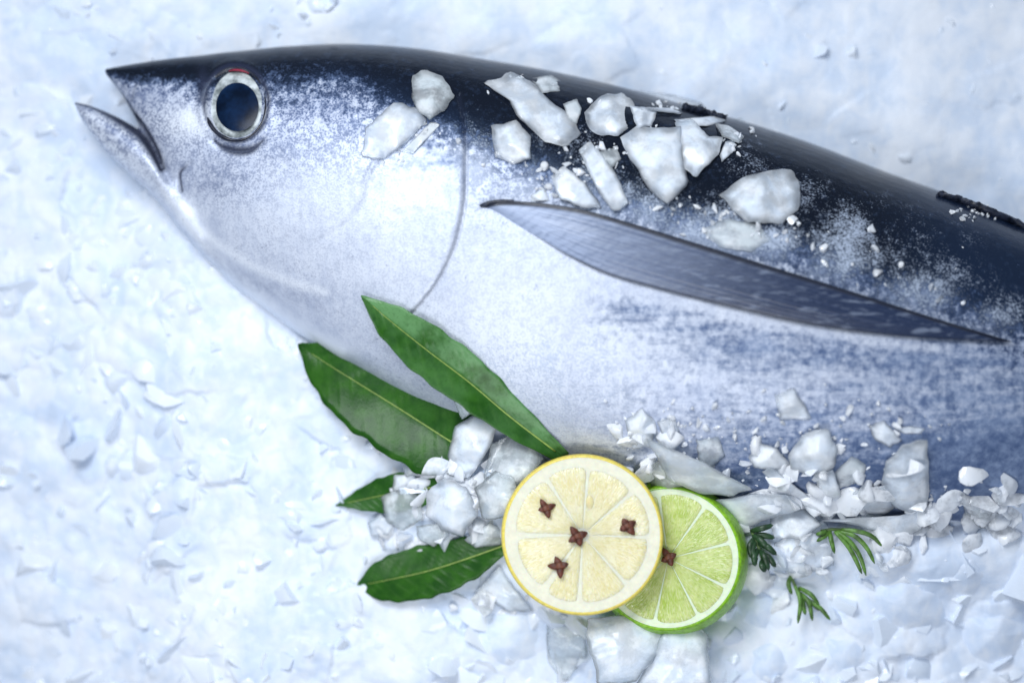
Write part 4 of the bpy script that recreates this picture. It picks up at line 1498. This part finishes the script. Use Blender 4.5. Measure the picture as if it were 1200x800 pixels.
# left cluster
C([(470, 532), (500, 516), (530, 508), (540, 540), (520, 556), (476, 558)], 13, 'flat cloudy ice slab over the base of the broad leaf', 10, group=G3)
C([(534, 500), (556, 486), (574, 482), (585, 496), (574, 524), (550, 561), (531, 556), (525, 530)], 26, 'oblong shiny ice chunk standing among the bay leaves', 16, group=G3)
C([(576, 520), (610, 503), (628, 518), (637, 537), (620, 562), (590, 575), (566, 560)], 24, 'grey dimpled ice chunk next to the lemon and the long leaf', 10, M_CLEAR, group=G3)
C([(556, 572), (580, 552), (602, 560), (611, 588), (596, 607), (566, 608)], 22, 'round grey ice ball touching the upper left lemon rim', 14, M_CLEAR, group=G3)
C([(500, 577), (520, 559), (546, 570), (562, 600), (542, 628), (520, 622), (499, 602)], 24, 'grainy white ice chunk in the middle of the leaf cluster', 14, group=G3)
C([(447, 582), (470, 570), (490, 580), (496, 606), (472, 622), (453, 611)], 16, 'greenish clear ice chunk over the small buried bay leaf', 8, M_CLEAR, group=G3)
C([(430, 491), (456, 487), (474, 512), (482, 527), (460, 522)], 9, 'greenish clear ice piece on the broad leaf edge', 6, M_CLEAR, group=G3)
C([(532, 470), (546, 464), (553, 484), (541, 492)], 8, 'tiny clear ice bit between the two upper bay leaves', 14, M_CLEAR, group=G3)
C([(544, 632), (574, 611), (593, 624), (588, 638), (556, 642)], 16, 'ice chunk between the oval leaf and the lemon', 8, M_CLEAR, group=G3)
C([(431, 612), (446, 601), (461, 615), (455, 626), (435, 629)], 10, 'small snowy ice lump left of the greenish clear chunk', 6, group=G3)
C([(488, 616), (520, 612), (527, 628), (508, 640), (490, 632)], 14, 'ice chip lying on the top edge of the oval leaf', 10, M_CLEAR, group=G3)
C([(462, 556), (486, 556), (492, 572), (476, 580), (460, 574)], 10, 'white ice chip bridging the small buried leaf', 10, group=G3)
# lower edge
C([(688, 724), (735, 721), (781, 722), (779, 758), (742, 800), (702, 802), (690, 762)], 24, 'bright white ice block below the lemon, its front corner cut slanting', 58, group=G4)
C([(776, 740), (788, 722), (816, 722), (829, 746), (833, 806), (780, 812), (744, 806)], 26, 'clear ice block under the lime, right of the bright white one', 50, group=G4)
C([(538, 742), (562, 718), (592, 710), (628, 718), (646, 742), (636, 772), (600, 792), (556, 782)], 26, 'rounded snowy lump of ice below left of the lemon', -8, M_BED, group=G4)
C([(556, 694), (584, 662), (604, 690), (626, 716), (596, 716)], 14, 'ice wedge between the oval leaf and the lemon bottom', 2, group=G4)
C([(640, 728), (684, 726), (688, 770), (660, 800), (642, 772)], 16, 'dim ice block just left of the bright white block', 2, M_CLEAR, group=G4)
C([(1010, 690), (1056, 668), (1104, 690), (1112, 732), (1064, 756), (1020, 738)], 26, 'big cloudy ice lump below the arching herbs, toward the right', -8, M_BED, group=G4)
C([(1096, 640), (1150, 640), (1170, 676), (1136, 706), (1100, 690)], 22, 'big cloudy ice lump below the bluish dark lump', -8, M_BED, group=G4)
C([(1120, 716), (1180, 704), (1222, 740), (1190, 790), (1130, 774)], 28, 'big cloudy ice lump in the lower right corner', -8, M_BED, group=G4)
C([(850, 690), (894, 676), (916, 706), (900, 740), (862, 742)], 18, 'cloudy ice lump right of the lime rind bottom', -8, M_BED, group=G4)
C([(960, 740), (1010, 736), (1030, 776), (992, 806), (952, 786)], 20, 'cloudy ice lump at the bottom edge, below the small herb sprig', -8, M_BED, group=G4)
C([(868, 752), (916, 744), (942, 780), (910, 812), (866, 800)], 20, 'cloudy ice lump at the bottom edge, right of the clear block', -8, M_BED, group=G4)

for o in bpy.data.objects:
    if 'o_' in o:
        del o['o_']
